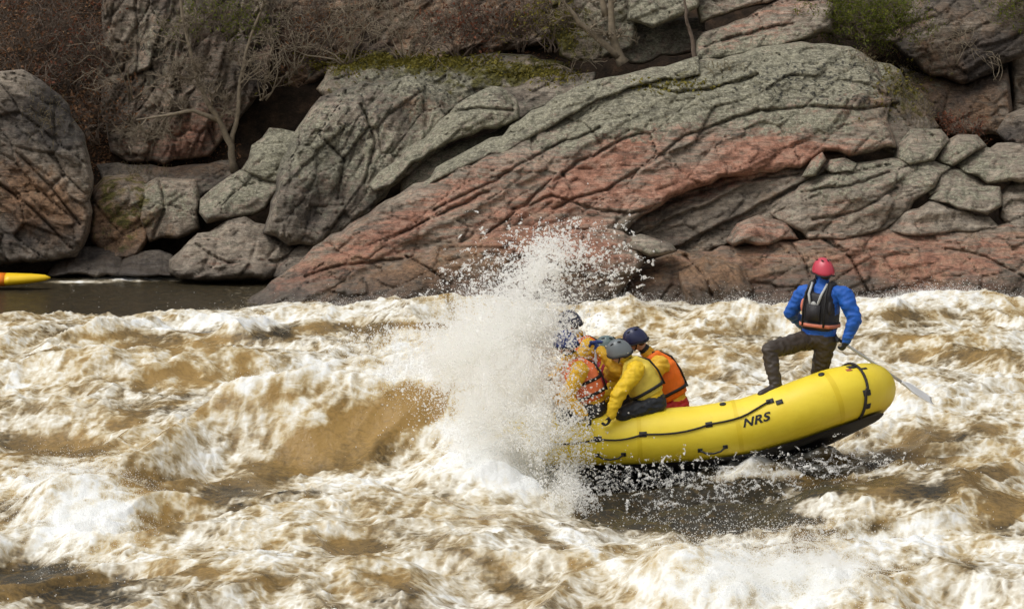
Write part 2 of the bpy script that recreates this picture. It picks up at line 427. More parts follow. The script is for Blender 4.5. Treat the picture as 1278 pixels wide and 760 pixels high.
# ---------------------------------------------------------------- rocks of the bank
# colour patches of the stone itself: (u, v, radius_u, radius_v, amount, angle in degrees)
PATCH = {
 'pink': [(690, 240, 130, 30, .55, -24), (860, 230, 130, 22, .8, -18), (920, 215, 100, 16, .75, -10), (590, 235, 110, 22, .35, -28), (430, 320, 90, 22, .6, -25), (660, 300, 60, 20, .8, 0),
          (980, 185, 90, 16, .6, 5), (1100, 330, 150, 30, .45, -5), (1060, 265, 60, 30, .4, -20), (945, 290, 40, 18, .5, 0), (930, 50, 60, 25, .5, -20), (245, 170, 60, 30, .6, -30), (200, 160, 50, 60, .3, 0),
          (740, 315, 50, 25, .6, 0), (355, 70, 40, 40, .55, 0), (30, 250, 50, 40, .25, 20), (1200, 330, 80, 30, .3, 0), (520, 265, 100, 20, .35, -28), (760, 205, 100, 20, .5, -28)],
 'lichen': [(1010, 95, 120, 45, .95, 0), (850, 125, 140, 36, .9, -18), (740, 150, 90, 22, .5, -28), (1000, 155, 110, 18, .55, 0), (660, 150, 130, 14, .55, -30), (560, 160, 80, 40, .4, -35), (420, 190, 70, 70, .45, 0), (530, 100, 90, 25, .6, 0),
            (1060, 220, 90, 30, .4, -10), (1200, 215, 80, 50, .35, 0), (200, 250, 50, 20, .5, 0), (300, 240, 50, 25, .45, -30), (800, 30, 90, 40, .5, 0), (340, 185, 40, 25, .5, 0), (200, 60, 50, 70, .35, 0), (80, 160, 50, 40, .35, 40)],
 'dark': [(50, 150, 60, 50, .6, 30), (420, 270, 80, 40, .35, 0), (40, 300, 80, 30, .35, 0), (900, 265, 90, 25, .35, -25), (1200, 100, 80, 70, .35, 0), (320, 100, 30, 90, .35, 0), (150, 300, 60, 30, .2, 0), (600, 350, 250, 18, .3, 0)],
 'moss': [(480, 75, 110, 16, .65, 0), (640, 95, 80, 22, .45, 0), (840, 110, 60, 18, .40, -15), (690, 40, 40, 40, .5, 0), (150, 260, 40, 40, .35, 0), (1130, 110, 50, 50, .45, 50), (920, 90, 30, 10, .25, 0)],
 'brown': [(40, 250, 75, 50, 1.0, 35), (240, 210, 60, 12, .4, 0), (150, 285, 50, 30, .5, 0), (540, 130, 60, 40, .35, 0), (1180, 120, 90, 60, .5, 0), (520, 340, 160, 30, .35, 0), (860, 340, 120, 26, .35, 0), (360, 110, 40, 30, .5, 0), (420, 250, 60, 40, .3, 0)],
 'blot': [(1010, 100, 90, 35, .7, 0), (1080, 110, 70, 40, .6, 0), (540, 95, 70, 25, .7, 0), (430, 160, 70, 60, .45, 0), (870, 100, 120, 30, .35, 0), (790, 40, 70, 30, .5, 0), (200, 90, 60, 80, .5, 0), (600, 130, 50, 20, .5, -30)],
}
def patches(key, u, v):
    s = np.zeros_like(u)
    for (cu, cv, ru, rv, a, ang) in PATCH[key]:
        t = math.radians(ang); du = (u - cu) * math.cos(t) + (v - cv) * math.sin(t); dv = -(u - cu) * math.sin(t) + (v - cv) * math.cos(t)
        s = s + a * np.exp(-(du / ru) ** 2 - (dv / rv) ** 2)
    return s

# deep joints running across the stone: polylines in photo pixels
CRACKS = [
 [(690, 260), (760, 235), (820, 200), (855, 170), (900, 152), (950, 140), (1010, 132), (1080, 138), (1120, 128)],
 [(540, 262), (600, 235), (650, 205), (700, 178), (750, 160)],
 [(640, 262), (690, 245), (740, 262), (790, 268)],
 [(600, 300), (660, 250), (720, 205), (800, 165)],
 [(480, 300), (540, 272), (610, 240)],
 [(505, 318), (535, 335), (560, 355)],
 [(780, 270), (860, 245), (930, 225), (1000, 218)],
 [(800, 105), (850, 118), (900, 108), (945, 92)],
 [(1030, 300), (1060, 320), (1085, 365)], [(985, 300), (1000, 320), (1010, 345)],
 [(1000, 240), (1060, 232), (1110, 215)], [(1015, 275), (1070, 262), (1120, 236)],
 [(855, 320), (880, 345), (890, 370)], [(1180, 310), (1230, 320), (1278, 345)],
 [(380, 345), (430, 330), (500, 322)], [(560, 140), (600, 135), (640, 138)],
 [(245, 305), (262, 318), (290, 330)], [(20, 190), (60, 230), (100, 280)], [(0, 230), (40, 260), (90, 310)],
 [(400, 170), (430, 200), (420, 250)], [(450, 130), (470, 180), (455, 230)], [(200, 225), (205, 260), (190, 300)],
 [(170, 0), (175, 60), (160, 130)], [(230, 0), (215, 70), (225, 150)], [(880, 60), (930, 45), (990, 30)],
]
SEG = np.array([(a[0], a[1], b[0], b[1]) for c in CRACKS for a, b in zip(c[:-1], c[1:])], float)

def seg_dist(u, v, seg, want_pt=False):
    best = np.full(u.shape, 1e9); bu = np.zeros_like(u); bv = np.zeros_like(v)
    for (x0, y0, x1, y1) in seg:
        dx, dy = x1 - x0, y1 - y0; L = dx * dx + dy * dy + 1e-9
        t = np.clip(((u - x0) * dx + (v - y0) * dy) / L, 0, 1)
        px, py = x0 + t * dx, y0 + t * dy; dd = np.hypot(u - px, v - py)
        m = dd < best; best = np.where(m, dd, best)
        if want_pt: bu = np.where(m, px, bu); bv = np.where(m, py, bv)
    return (best, bu, bv) if want_pt else best

def cells(a, s, ca, cs, rng):
    """broken blocks: each cell of a jittered grid is a little plane of its own"""
    x = a / ca; y = s / cs; xi = np.floor(x).astype(np.int64); yi = np.floor(y).astype(np.int64)
    tab = rng.uniform(0, 1, (1024, 5)); best = np.full(a.shape, 1e9); sec = np.full(a.shape, 1e9); out = np.zeros_like(a)
    for dx in (-1, 0, 1):
        for dy in (-1, 0, 1):
            ix = xi + dx; iy = yi + dy
            r = tab[_perm[_perm[ix & 511] + (iy & 511)]]
            px = ix + r[:, 0]; py = iy + r[:, 1]; dd = (x - px) ** 2 + (y - py) ** 2
            val = (r[:, 2] - .5) + (r[:, 3] - .5) * 1.5 * (x - px) + (r[:, 4] - .5) * 1.5 * (y - py)
            m = dd < best; sec = np.where(m, best, np.minimum(sec, dd)); out = np.where(m, val, out); best = np.where(m, dd, best)
    return out, np.sqrt(sec) - np.sqrt(best)

def rough_outline(poly, rng, amt):
    out = []
    n = len(poly)
    for i in range(n):
        (x0, y0), (x1, y1) = poly[i], poly[(i + 1) % n]
        L = math.hypot(x1 - x0, y1 - y0); k = max(1, int(L / 13))
        for j in range(k):
            t = j / k; nx, ny = -(y1 - y0) / (L + 1e-6), (x1 - x0) / (L + 1e-6)
            w = rng.normal() * amt * (0.5 if j == 0 else 1)
            out.append((x0 + (x1 - x0) * t + nx * w, y0 + (y1 - y0) * t + ny * w))
    return out

def rock(name, label, cat, poly, Yb, Yt, T, R=None, facets=6, strata=0.05, freq=1.6, dip=27, seed=1, cell=1.9, jit=2.1, noise_amp=0.06, blocky=1.0, top=0.35, topr=34, upw=0.5, group=None,
         pink=0.1, lichen=0.1, dark=0.05, moss=0.0, brown=0.1, blot=0.05, round_=0.5):
    rng = np.random.RandomState(seed)
    pl = np.array(rough_outline(poly, rng, jit))
    seg = np.concatenate([pl, np.roll(pl, -1, 0)], 1)
    u0, v0 = pl.min(0) - cell; u1, v1 = pl.max(0) + cell
    us = np.arange(u0, u1 + cell, cell); vs = np.arange(v0, v1 + cell, cell)
    U, Vv = np.meshgrid(us, vs); nu, nv = len(us), len(vs); U = U.ravel(); Vv = Vv.ravel()
    inside = np.zeros(U.shape, bool)
    for (x0, y0, x1, y1) in seg:
        c = ((y0 > Vv) != (y1 > Vv)); xx = (x1 - x0) * (Vv - y0) / (y1 - y0 + 1e-12) + x0
        inside ^= c & (U < xx)
    dist, bu, bv = seg_dist(U, Vv, seg, True)
    i = np.arange((nv - 1) * nu).reshape(nv - 1, nu)[:, :-1].ravel()
    q = np.stack([i, i + nu, i + 1 + nu, i + 1], -1)
    keep = inside[q].any(1); q = q[keep]
    used = np.unique(q); remap = np.full(len(U), -1); remap[used] = np.arange(len(used))
    edge = ~inside[used]
    u = np.where(edge, bu[used], U[used]); v = np.where(edge, bv[used], Vv[used]); dd = np.where(edge, 0, dist[used]); q = remap[q]
    size = math.sqrt(max((u1 - u0) * (v1 - v0), 1)); mx = dd.max() + 1e-6
    R = R or max(10, 0.5 * mx)
    R = min(R, mx)
    x = np.clip(dd / R, 0, 1)
    prof = (1 - (1 - x) ** 2) ** round_ * T
    cu, cv = u.mean(), v.mean()
    h = prof.copy()
    ppm = 1 / 75.0
    for k in range(facets):
        ou, ov = rng.normal(0, 0.25, 2) * np.array([u1 - u0, v1 - v0])
        su = rng.normal(0, 0.55); sv = rng.normal(0.25 * upw, 0.55)
        pln = T * rng.uniform(0.72, 1.05) + ((u - cu - ou) * su + (v - cv - ov) * sv) * ppm
        kk = 0.12 * T + 1e-3
        e = np.clip(0.5 + 0.5 * (pln - h) / kk, 0, 1)
        h = pln * (1 - e) + h * e - kk * e * (1 - e)
    tv = np.full(nu, 1e9); ins2 = inside.reshape(nv, nu)
    for c_ in range(nu):
        r_ = np.nonzero(ins2[:, c_])[0]
        if len(r_): tv[c_] = vs[r_[0]]
    good = tv < 1e8
    tv = np.interp(u, us[good], tv[good]); under = np.clip((v - tv) / topr, 0, 1)
    rim = np.sqrt(1 - (1 - np.clip(x / .35, 0, 1)) ** 2)
    h = np.minimum(np.maximum(h, .3 * T), prof) + top * (1 - (1 - under) ** 2) * rim
    Y = Yb + (v.max() - v) / (v.max() - v.min() + 1e-6) * (Yt - Yb)
    W = P(u, v, Y - h)
    off = rng.uniform(0, 50, 3)
    fade = sst(-2.0, 6.0, dd)
    dn = noise_amp * 1.6 * fbm3(W * 1.1 + off, 3) + noise_amp * 0.6 * fbm3(W * 4.2 + off, 4)
    rdg = 1 - np.abs(n3(W * np.array([1.3, 1.3, 1.3]) + off)) ; dn += noise_amp * 0.5 * rdg
    dr = math.radians(dip)
    s = (W[:, 0] * -math.sin(dr) + W[:, 2] * math.cos(dr)) + 0.09 * fbm3(W * 0.7 + off, 2)
    k = s * freq + 0.12 * fbm3(W * 3.0 + off, 2); t = k - np.floor(k)
    am = strata * (0.5 + np.clip(0.8 * n3(W * 0.7 + off + 7) + .5, 0, 1.3))
    dn += 0.8 * am * (0.5 - t + sst(0.93, 1.0, t))
    k = s * freq * 3.1 + 0.35 * fbm3(W * 4.0 + off + 5, 2); t = k - np.floor(k)
    dn += 0.16 * am * (0.5 - t + sst(0.86, 1.0, t))
    al = W[:, 0] * math.cos(dr) + W[:, 2] * math.sin(dr) + 0.25 * W[:, 1] + 0.10 * fbm3(W * 1.7 + off, 2)
    c1, e1 = cells(al, s, 1.0, 0.42, rng); c2, e2 = cells(al + 3 + .06 * fbm3(W * 5 + off, 2), s + 1, 0.36, 0.15, rng)
    lim = min(1.0, T / 0.6) * blocky
    dn += lim * (0.12 * c1 + 0.06 * c2) - lim * (0.05 * np.exp(-(e1 / .05) ** 2) + .02 * np.exp(-(e2 / .06) ** 2))
    wob = 6.0 * fbm3(W * 1.6 + 31, 4)
    cd = seg_dist(u + wob, v + wob, SEG); dn -= 0.16 * np.exp(-(cd / 1.7) ** 2) * fade
    # random hairline joints
    j = np.abs(n3(np.stack([s * 1.7, W[:, 0] * 0.35, W[:, 1] * 0.35], -1) + off) + 0.08 * fbm3(W * 3 + off, 2))
    dn -= 0.05 * np.exp(-(j / 0.02) ** 2) * fade
    W = P(u, v, Y - h - dn * fade)
    # rear of the stone: a smooth shell that shares the outline
    back = P(u, v, Y + 0.8 * T * (1 - (1 - x) ** 2) ** 0.6)
    n = len(u)
    ridx = np.arange(n) + n; ridx[edge] = np.nonzero(edge)[0]
    qb = ridx[q][:, ::-1]
    verts = np.concatenate([W, back]); quads = np.concatenate([q, qb])
    at = {}
    for key, base in (('pink', pink), ('lichen', lichen), ('dark', dark), ('moss', moss), ('brown', brown), ('blot', blot)):
        a = base + patches(key, u, v); at[key] = np.concatenate([a, a])
    # drop the unused rear copies of the edge
    usedv = np.unique(quads); rm = np.full(len(verts), -1); rm[usedv] = np.arange(len(usedv))
    me = mesh_np(name, verts[usedv], rm[quads], ROCK, True, {k_: a[usedv] for k_, a in at.items()})
    return link(name, me, label=label, cat=cat, group=group)

def build_rocks():
    R_ = rock
    # --- cliffs at the back
    R_('rock_cliff', 'tall grey and pink cliff face behind the bare leaning tree', 'cliff', [(126, -40), (335, -40), (345, 60), (330, 110), (285, 165), (262, 196), (205, 206), (160, 202), (138, 190), (126, 140)], 51.2, 52.6, 0.9, R=14, facets=10, strata=.14, dip=74, freq=2.2, blocky=2.2, seed=11, dark=.3, brown=.4, pink=.2, blot=.2, noise_amp=.09)
    R_('rock_cliff', 'dark stone ledge behind the thicket of pale bare twigs', 'cliff', [(320, -40), (480, -40), (700, -40), (700, 50), (560, 80), (420, 90), (345, 130), (300, 160), (310, 90)], 52.4, 53.6, 0.7, R=30, facets=8, seed=12, dark=.45, brown=.7, noise_amp=.1)
    R_('rock_ledge', 'speckled rock shelf with a mossy top under the pale twigs', 'rock', [(395, 112), (410, 84), (468, 72), (560, 74), (618, 64), (690, 74), (738, 96), (742, 122), (700, 152), (640, 150), (600, 140), (560, 175), (500, 190), (420, 150)], 49.9, 50.9, 0.7, R=26, facets=6, seed=13, lichen=.2, moss=.3, dark=.3, brown=.3)
    R_('rock_block', 'lichen-grey block in the ledge beside the pale trunks', 'rock', [(690, -30), (780, -30), (800, 20), (790, 62), (740, 80), (700, 70), (680, 30)], 50.8, 51.6, 0.6, R=16, facets=6, seed=14, lichen=.2, moss=.35, dark=.2)
    R_('rock_block', 'jutting lichen block above the short dead stump', 'rock', [(775, -30), (880, -30), (872, 10), (850, 22), (815, 36), (782, 26)], 50.2, 51.0, 0.8, R=14, facets=5, seed=15, lichen=.35, upw=1)
    R_('rock_block', 'shadowed low block under the jutting lichen block', 'rock', [(760, 30), (830, 26), (880, 20), (880, 60), (800, 80), (760, 74)], 50.9, 51.3, 0.4, R=14, seed=16, brown=.3, dark=.3)
    R_('outcrop', 'pinkish slanted slab above the lichen top of the outcrop', 'rock', [(868, 52), (890, 36), (945, 12), (985, -5), (1040, 5), (1040, 40), (1000, 52), (940, 68), (880, 78), (868, 70)], 49.9, 50.7, 0.7, R=16, facets=5, seed=17, pink=.25, lichen=.15)
    R_('outcrop', 'grey slab along the top edge above the pinkish slanted slab', 'rock', [(850, -40), (1060, -40), (1050, 4), (985, -6), (905, 22), (875, 30)], 50.7, 51.6, 0.7, R=14, seed=18, lichen=.25)
    R_('rock_cliff', 'brown upper cliff block above the red leaf litter', 'cliff', [(1040, -40), (1300, -40), (1300, 60), (1262, 80), (1200, 108), (1150, 90), (1110, 55), (1050, 50)], 51.2, 52.4, 0.9, R=22, facets=8, seed=19, brown=.45, dark=.4, noise_amp=.08)
    R_('rock_cliff', 'brown lower cliff block right above the red leaf litter', 'cliff', [(1120, 80), (1165, 98), (1205, 106), (1258, 84), (1262, 150), (1245, 170), (1195, 168), (1160, 150), (1140, 120)], 50.5, 51.3, 0.7, R=18, facets=6, seed=20, brown=.45, dark=.35)
    R_('boulder', 'dark rounded boulder at the foot of the brown cliff', 'boulder', [(1243, 165), (1256, 142), (1280, 134), (1330, 140), (1330, 190), (1262, 184)], 49.6, 50.3, 0.5, seed=21, dark=.35, brown=.2)
    R_('rock_cliff', 'dark side cliff beside the brown cliff blocks', 'cliff', [(1255, 40), (1340, 30), (1340, 160), (1262, 150)], 51.4, 52.2, 0.6, R=18, seed=22, dark=.3, brown=.3)
    # --- left group
    R_('boulder', 'huge dark boulder with orange-brown lower flank above the kayak', 'boulder', [(-90, 130), (-30, 96), (5, 87), (28, 87), (52, 100), (86, 132), (108, 182), (118, 236), (112, 290), (96, 322), (40, 330), (-90, 332)], 48.6, 49.6, 1.1, R=30, facets=10, blocky=1.4, seed=31, dip=-38, strata=.08, dark=.22, upw=.2, noise_amp=.08)
    R_('boulder', 'squared boulder with pale lichen top between dark gaps', 'boulder', [(178, 232), (196, 220), (246, 224), (252, 250), (250, 286), (222, 298), (184, 304), (172, 270)], 49.1, 49.6, 0.5, R=16, facets=5, seed=32, lichen=.15, brown=.35, moss=.2, upw=1)
    R_('boulder', 'mossy brown boulder wedged beside the huge dark boulder', 'boulder', [(110, 250), (130, 222), (172, 216), (190, 232), (188, 290), (172, 326), (128, 322), (112, 300)], 49.0, 49.8, 0.5, R=20, facets=6, seed=33, brown=.55, moss=.3)
    R_('outcrop', 'recessed slab behind the squared lichen boulder', 'rock', [(120, 205), (200, 208), (290, 200), (300, 228), (250, 250), (130, 240)], 50.2, 50.7, 0.4, R=14, seed=34, dark=.45, brown=.3)
    R_('boulder', 'tilted flat block below the leaning tree', 'boulder', [(251, 250), (262, 238), (300, 213), (346, 221), (352, 234), (332, 262), (300, 272), (258, 280), (249, 266)], 48.8, 49.4, 0.5, R=13, facets=4, seed=35, lichen=.25, upw=1.6)
    R_('boulder', 'small angular block behind the tilted flat block', 'boulder', [(300, 212), (314, 182), (336, 160), (384, 168), (378, 192), (350, 228), (320, 222)], 49.4, 50.0, 0.4, R=13, facets=5, seed=36, lichen=.3, upw=1)
    R_('boulder', 'pale smooth boulder at the edge of the still water', 'boulder', [(211, 324), (236, 300), (284, 273), (306, 270), (346, 288), (371, 310), (372, 334), (330, 354), (240, 350), (211, 340)], 47.7, 48.5, 0.7, R=34, facets=5, seed=37, upw=1.3, brown=.15, pink=.1, lichen=.15, strata=.03)
    R_('boulder', 'small dark rounded boulder leaning on the pale boulder', 'boulder', [(338, 345), (352, 322), (376, 303), (398, 306), (404, 330), (380, 356)], 47.3, 47.9, 0.4, seed=38, dark=.2)
    R_('boulder', 'low wet brown rock beside the kayak wake', 'boulder', [(56, 344), (74, 322), (98, 308), (122, 304), (150, 322), (160, 346)], 48.4, 48.9, 0.4, seed=39, brown=.3, dark=.45)
    R_('boulder', 'low wet rock under the mossy brown boulder', 'boulder', [(140, 346), (152, 324), (180, 312), (215, 318), (228, 348)], 48.3, 48.8, 0.4, seed=40, brown=.2, dark=.5)
    R_('boulder', 'big steep grey boulder with lichen face behind the leaning pointed slab', 'boulder', [(327, 292), (344, 238), (350, 202), (372, 160), (400, 122), (452, 102), (520, 98), (566, 120), (580, 150), (552, 190), (500, 228), (470, 254), (430, 290), (405, 306), (360, 308)], 48.0, 49.6, 0.9, R=26, facets=9, blocky=1.5, seed=41, lichen=.2, dark=.30, brown=.2, moss=.1, blot=.2, upw=.6, noise_amp=.07, dip=60)
    R_('outcrop', 'leaning pointed slab with pale lichen crust', 'rock', [(459, 231), (474, 214), (538, 162), (570, 131), (600, 113), (626, 110), (645, 124), (648, 150), (620, 160), (560, 178), (515, 205), (488, 232), (468, 239)], 47.9, 48.7, 0.45, R=12, facets=4, seed=42, lichen=.35, dip=36, upw=1.2)
    R_('outcrop', 'grey-green wedge under the leaning pointed slab', 'rock', [(500, 222), (540, 190), (600, 168), (646, 150), (640, 178), (580, 205), (530, 232), (500, 245)], 48.2, 48.8, 0.3, R=12, facets=3, seed=43, lichen=.2, dark=.2, dip=30)
    R_('boulder', 'shadowed stone in the gap above the narrow lichen-crusted ridge', 'boulder', [(625, 110), (690, 95), (745, 90), (740, 110), (690, 130), (650, 152), (640, 135)], 49.6, 50.1, 0.3, seed=44, dark=.45)
    # --- the great tilted outcrop, layer by layer
    R_('outcrop', 'narrow lichen-crusted ridge running up the upper edge of the pink outcrop', 'rock', [(515, 238), (556, 202), (600, 180), (650, 150), (692, 122), (746, 100), (800, 86), (872, 70), (876, 92), (800, 108), (746, 126), (694, 156), (642, 186), (600, 202), (556, 222), (528, 240)], 47.0, 49.0, 0.45, R=11, facets=3, seed=51, lichen=.3, strata=.07, freq=2.2, upw=1.2)
    R_('outcrop', 'great tilted pink and grey outcrop rising out of the rapids', 'rock', [(300, 384), (330, 360), (402, 300), (470, 258), (530, 226), (600, 190), (650, 165), (700, 140), (760, 112), (820, 96), (870, 78), (940, 60), (1000, 52), (1062, 58), (1094, 80), (1118, 118), (1108, 150), (1120, 184), (1060, 197), (1030, 190), (1000, 212), (950, 216), (900, 224), (850, 244), (800, 270), (772, 298), (742, 320), (700, 345), (560, 350), (480, 380), (400, 396)], 44.8, 49.4, 0.7, R=34, facets=5, seed=52, strata=.08, freq=1.3, pink=.27, brown=.3, lichen=.02, upw=.9, noise_amp=.08, top=.4, topr=60)
    R_('outcrop', 'shaded brown end of the outcrop above the grey rubble', 'rock', [(1080, 80), (1112, 80), (1150, 118), (1172, 158), (1150, 178), (1120, 196), (1090, 180), (1085, 130)], 47.9, 49.2, 0.5, R=20, facets=5, seed=54, dark=.2, brown=.2, moss=.1, dip=-50)
    R_('outcrop', 'dark recessed strata beneath the overhanging lip of the pink outcrop', 'rock', [(735, 300), (780, 268), (860, 236), (940, 200), (1010, 190), (1060,190), (1020, 230), (985, 265), (930, 300), (880, 318), (800, 316)], 46.6, 47.6, 0.45, R=16, facets=4, seed=56, dark=.22, brown=.35, strata=.22, freq=2.6, dip=24)
    # --- lower slabs at the water
    R_('outcrop', 'rounded brown-grey slab washed by the rapids behind the splash', 'rock', [(330, 392), (400, 362), (470, 338), (520, 318), (590, 294), (662, 286), (720, 290), (765, 302), (798, 332), (770, 372), (700, 392), (480, 402), (380, 402)], 44.5, 45.7, 0.7, R=36, facets=5, seed=61, strata=.05, brown=.5, pink=.25, upw=1.2, dip=18)
    R_('boulder', 'dark reddish rounded rock behind the spray plume', 'boulder', [(690, 300), (715, 286), (760, 284), (792, 300), (806, 328), (790, 346), (740, 352), (700, 340)], 44.9, 45.4, 0.5, R=26, facets=4, seed=62, pink=.35, dark=.25)
    R_('outcrop', 'thin grey flake lying on the lower slabs', 'rock', [(768, 296), (800, 292), (838, 304), (846, 314), (812, 320), (785, 312)], 45.2, 45.5, 0.25, R=8, facets=3, seed=63, lichen=.3, jit=1)
    R_('outcrop', 'long brown-pink slab along the waterline behind the guide', 'rock', [(742, 392), (760, 362), (790, 338), (835, 318), (900, 308), (1000, 300), (1080, 290), (1150, 277), (1230, 276), (1340, 292), (1340, 384), (1180, 386), (1000, 392), (860, 396)], 44.9, 46.4, 0.8, R=40, facets=7, seed=64, pink=.4, brown=.45, upw=1.1, strata=.08, dip=14)
    R_('outcrop', 'upright weathered fin with slanting grooves beside the guide', 'rock', [(858, 384), (846, 340), (880, 318), (920, 330), (940, 360), (930, 390)], 44.6, 45.2, 0.35, R=14, facets=4, seed=65, brown=.55, dip=-55, strata=.07, freq=3)
    R_('boulder', 'pink blunt block in the cleft left of the grey rubble', 'boulder', [(904, 300), (920, 280), (946, 269), (984, 276), (996, 296), (960, 308), (915, 310)], 45.9, 46.3, 0.4, R=14, facets=4, seed=66, pink=.35)
    R_('outcrop', 'broad grey slab of the rubble slope with pinkish foot', 'rock', [(958, 264), (998, 230), (1040, 210), (1100, 200), (1144, 200), (1188, 208), (1168, 236), (1142, 252), (1104, 290), (1062, 300), (1010, 300), (988, 284)], 46.2, 47.3, 0.6, R=20, facets=5, seed=67, lichen=.15, strata=.09, freq=2.4, upw=1.4)
    R_('boulder', 'thin upright wedge stone on top of the broad grey slab', 'boulder', [(1000, 222), (1012, 200), (1026, 190), (1032, 200), (1018, 220)], 46.7, 46.9, 0.2, R=7, facets=3, seed=68, lichen=.3, jit=.8)
    R_('boulder', 'flat-topped small stone next to the thin wedge stone', 'boulder', [(1028, 212), (1036, 200), (1054, 196), (1070, 204), (1066, 214), (1040, 218)], 46.8, 47.0, 0.25, R=8, facets=3, seed=69, lichen=.2, jit=.8)
    R_('boulder', 'angular grey block at the head of the rubble slope', 'boulder', [(1114, 196), (1122, 178), (1136, 162), (1176, 161), (1184, 174), (1166, 200), (1136, 206)], 47.3, 47.8, 0.4, R=12, facets=4, seed=70, lichen=.25, upw=1.2)
    R_('boulder', 'cracked dark-edged stone touching the angular grey block', 'boulder', [(1166, 202), (1176, 180), (1196, 168), (1220, 168), (1232, 182), (1206, 200), (1190, 208)], 47.4, 47.9, 0.35, R=10, facets=4, seed=71, lichen=.2)
    R_('boulder', 'large pale rubble block below the red leaf litter', 'boulder', [(1192, 206), (1206, 192), (1226, 184), (1276, 190), (1330, 196), (1330, 226), (1262, 228), (1232, 232)], 47.1, 47.8, 0.45, R=13, facets=4, seed=72, lichen=.25, upw=1.4)
    R_('boulder', 'dull stone filling the rubble between pale blocks', 'boulder', [(1150, 226), (1176, 206), (1200, 210), (1236, 234), (1200, 244), (1160, 246)], 46.9, 47.3, 0.35, R=12, facets=4, seed=73)
    R_('boulder', 'pale flat-faced block lying low in the rubble', 'boulder', [(1158, 248), (1172, 236), (1204, 232), (1250, 233), (1252, 258), (1232, 268), (1196, 262)], 46.3, 46.7, 0.4, R=11, facets=4, seed=74, lichen=.25, upw=1.4)
    R_('boulder', 'wide low stone in front of the pale flat-faced block', 'boulder', [(1106, 288), (1130, 262), (1160, 250), (1200, 260), (1236, 270), (1250, 286), (1180, 292), (1130, 296)], 46.0, 46.5, 0.4, R=14, facets=5, seed=75, pink=.15)
    R_('boulder', 'dark square block in shade beside the pale flat-faced block', 'boulder', [(1246, 240), (1264, 226), (1330, 226), (1330, 300), (1262, 298), (1246, 272)], 46.6, 47.2, 0.45, R=14, facets=5, seed=76, dark=.2, brown=.15)
    R_('boulder', 'small stone perched beside the dark square block', 'boulder', [(1228, 190), (1244, 178), (1278, 180), (1290, 196), (1250, 198)], 47.9, 48.2, 0.3, R=9, facets=4, seed=77, brown=.1)
    R_('boulder', 'small wet rock at the foot of the long brown-pink slab', 'boulder', [(1106, 384), (1112, 366), (1140, 356), (1168, 364), (1178, 388)], 44.6, 45.0, 0.3, R=12, facets=4, seed=78, dark=.2)
build_rocks()

# ---------------------------------------------------------------- river
def blob(U, V, L):
    s = np.zeros_like(U)
    for (cu, cv, ru, rv, a, ang) in L:
        t = math.radians(ang); du = (U - cu) * math.cos(t) + (V - cv) * math.sin(t); dv = -(U - cu) * math.sin(t) + (V - cv) * math.cos(t)
        s += a * np.exp(-((du / ru) ** 2 + (dv / rv) ** 2) ** 1.3)
    return s

# standing waves, given by crest pixel and height in metres: (u, v, height, half length along crest m, back width m, face width m, angle deg)
WAVES = [(450, 498, .78, 1.7, 1.6, 1.1, 28), (330, 560, .25, 1.3, 1.0, .7, 30), (628, 476, .95, .75, 1.0, 1.2, -12), (590, 470, .35, 1.6, 1.5, .9, 8), (676, 550, .55, .42, .7, .9, -35),
         (120, 610, .38, .8, .8, .45, 6), (40, 470, .25, 1.6, 1.2, .8, 15), (240, 455, .30, 1.8, 1.2, .8, 18), (230, 416, .22, 2.4, .7, .6, 0), (560, 395, .32, 2.6, 1.0, .8, 3), (930, 395, .28, 3.2, 1.0, .8, -3), (1190, 375, .35, 1.6, .8, .7, 0),
         (960, 705, .42, .9, .9, .6, -6), (860, 720, .25, .5, .6, .5, 0), (1180, 500, .38, 1.3, 1.1, .9, 18), (1200, 620, .30, 1.3, 1.0, .7, 22), (1230, 700, .30, 1.0, .8, .6, 15), (480, 640, .22, 1.5, .8, .6, 26), (620, 690, .20, 1.0, .8, .5, -25),
         (870, 450, .25, 1.8, 1.2, .8, 0), (1000, 600, .12, 1.2, .6, .5, -5), (330, 720, .22, 1.0, .7, .5, 20), (80, 520, .25, 1.3, 1.0, .7, 15), (900, 585, .14, .9, .4, .35, -6),
         (880, 620, -.28, 1.5, .8, .8, -4), (770, 640, -.20, .6, .6, .7, 0), (80, 735, -.22, 1.0, .6, .5, 0), (420, 600, -.18, 1.2, .7, .6, 25)]
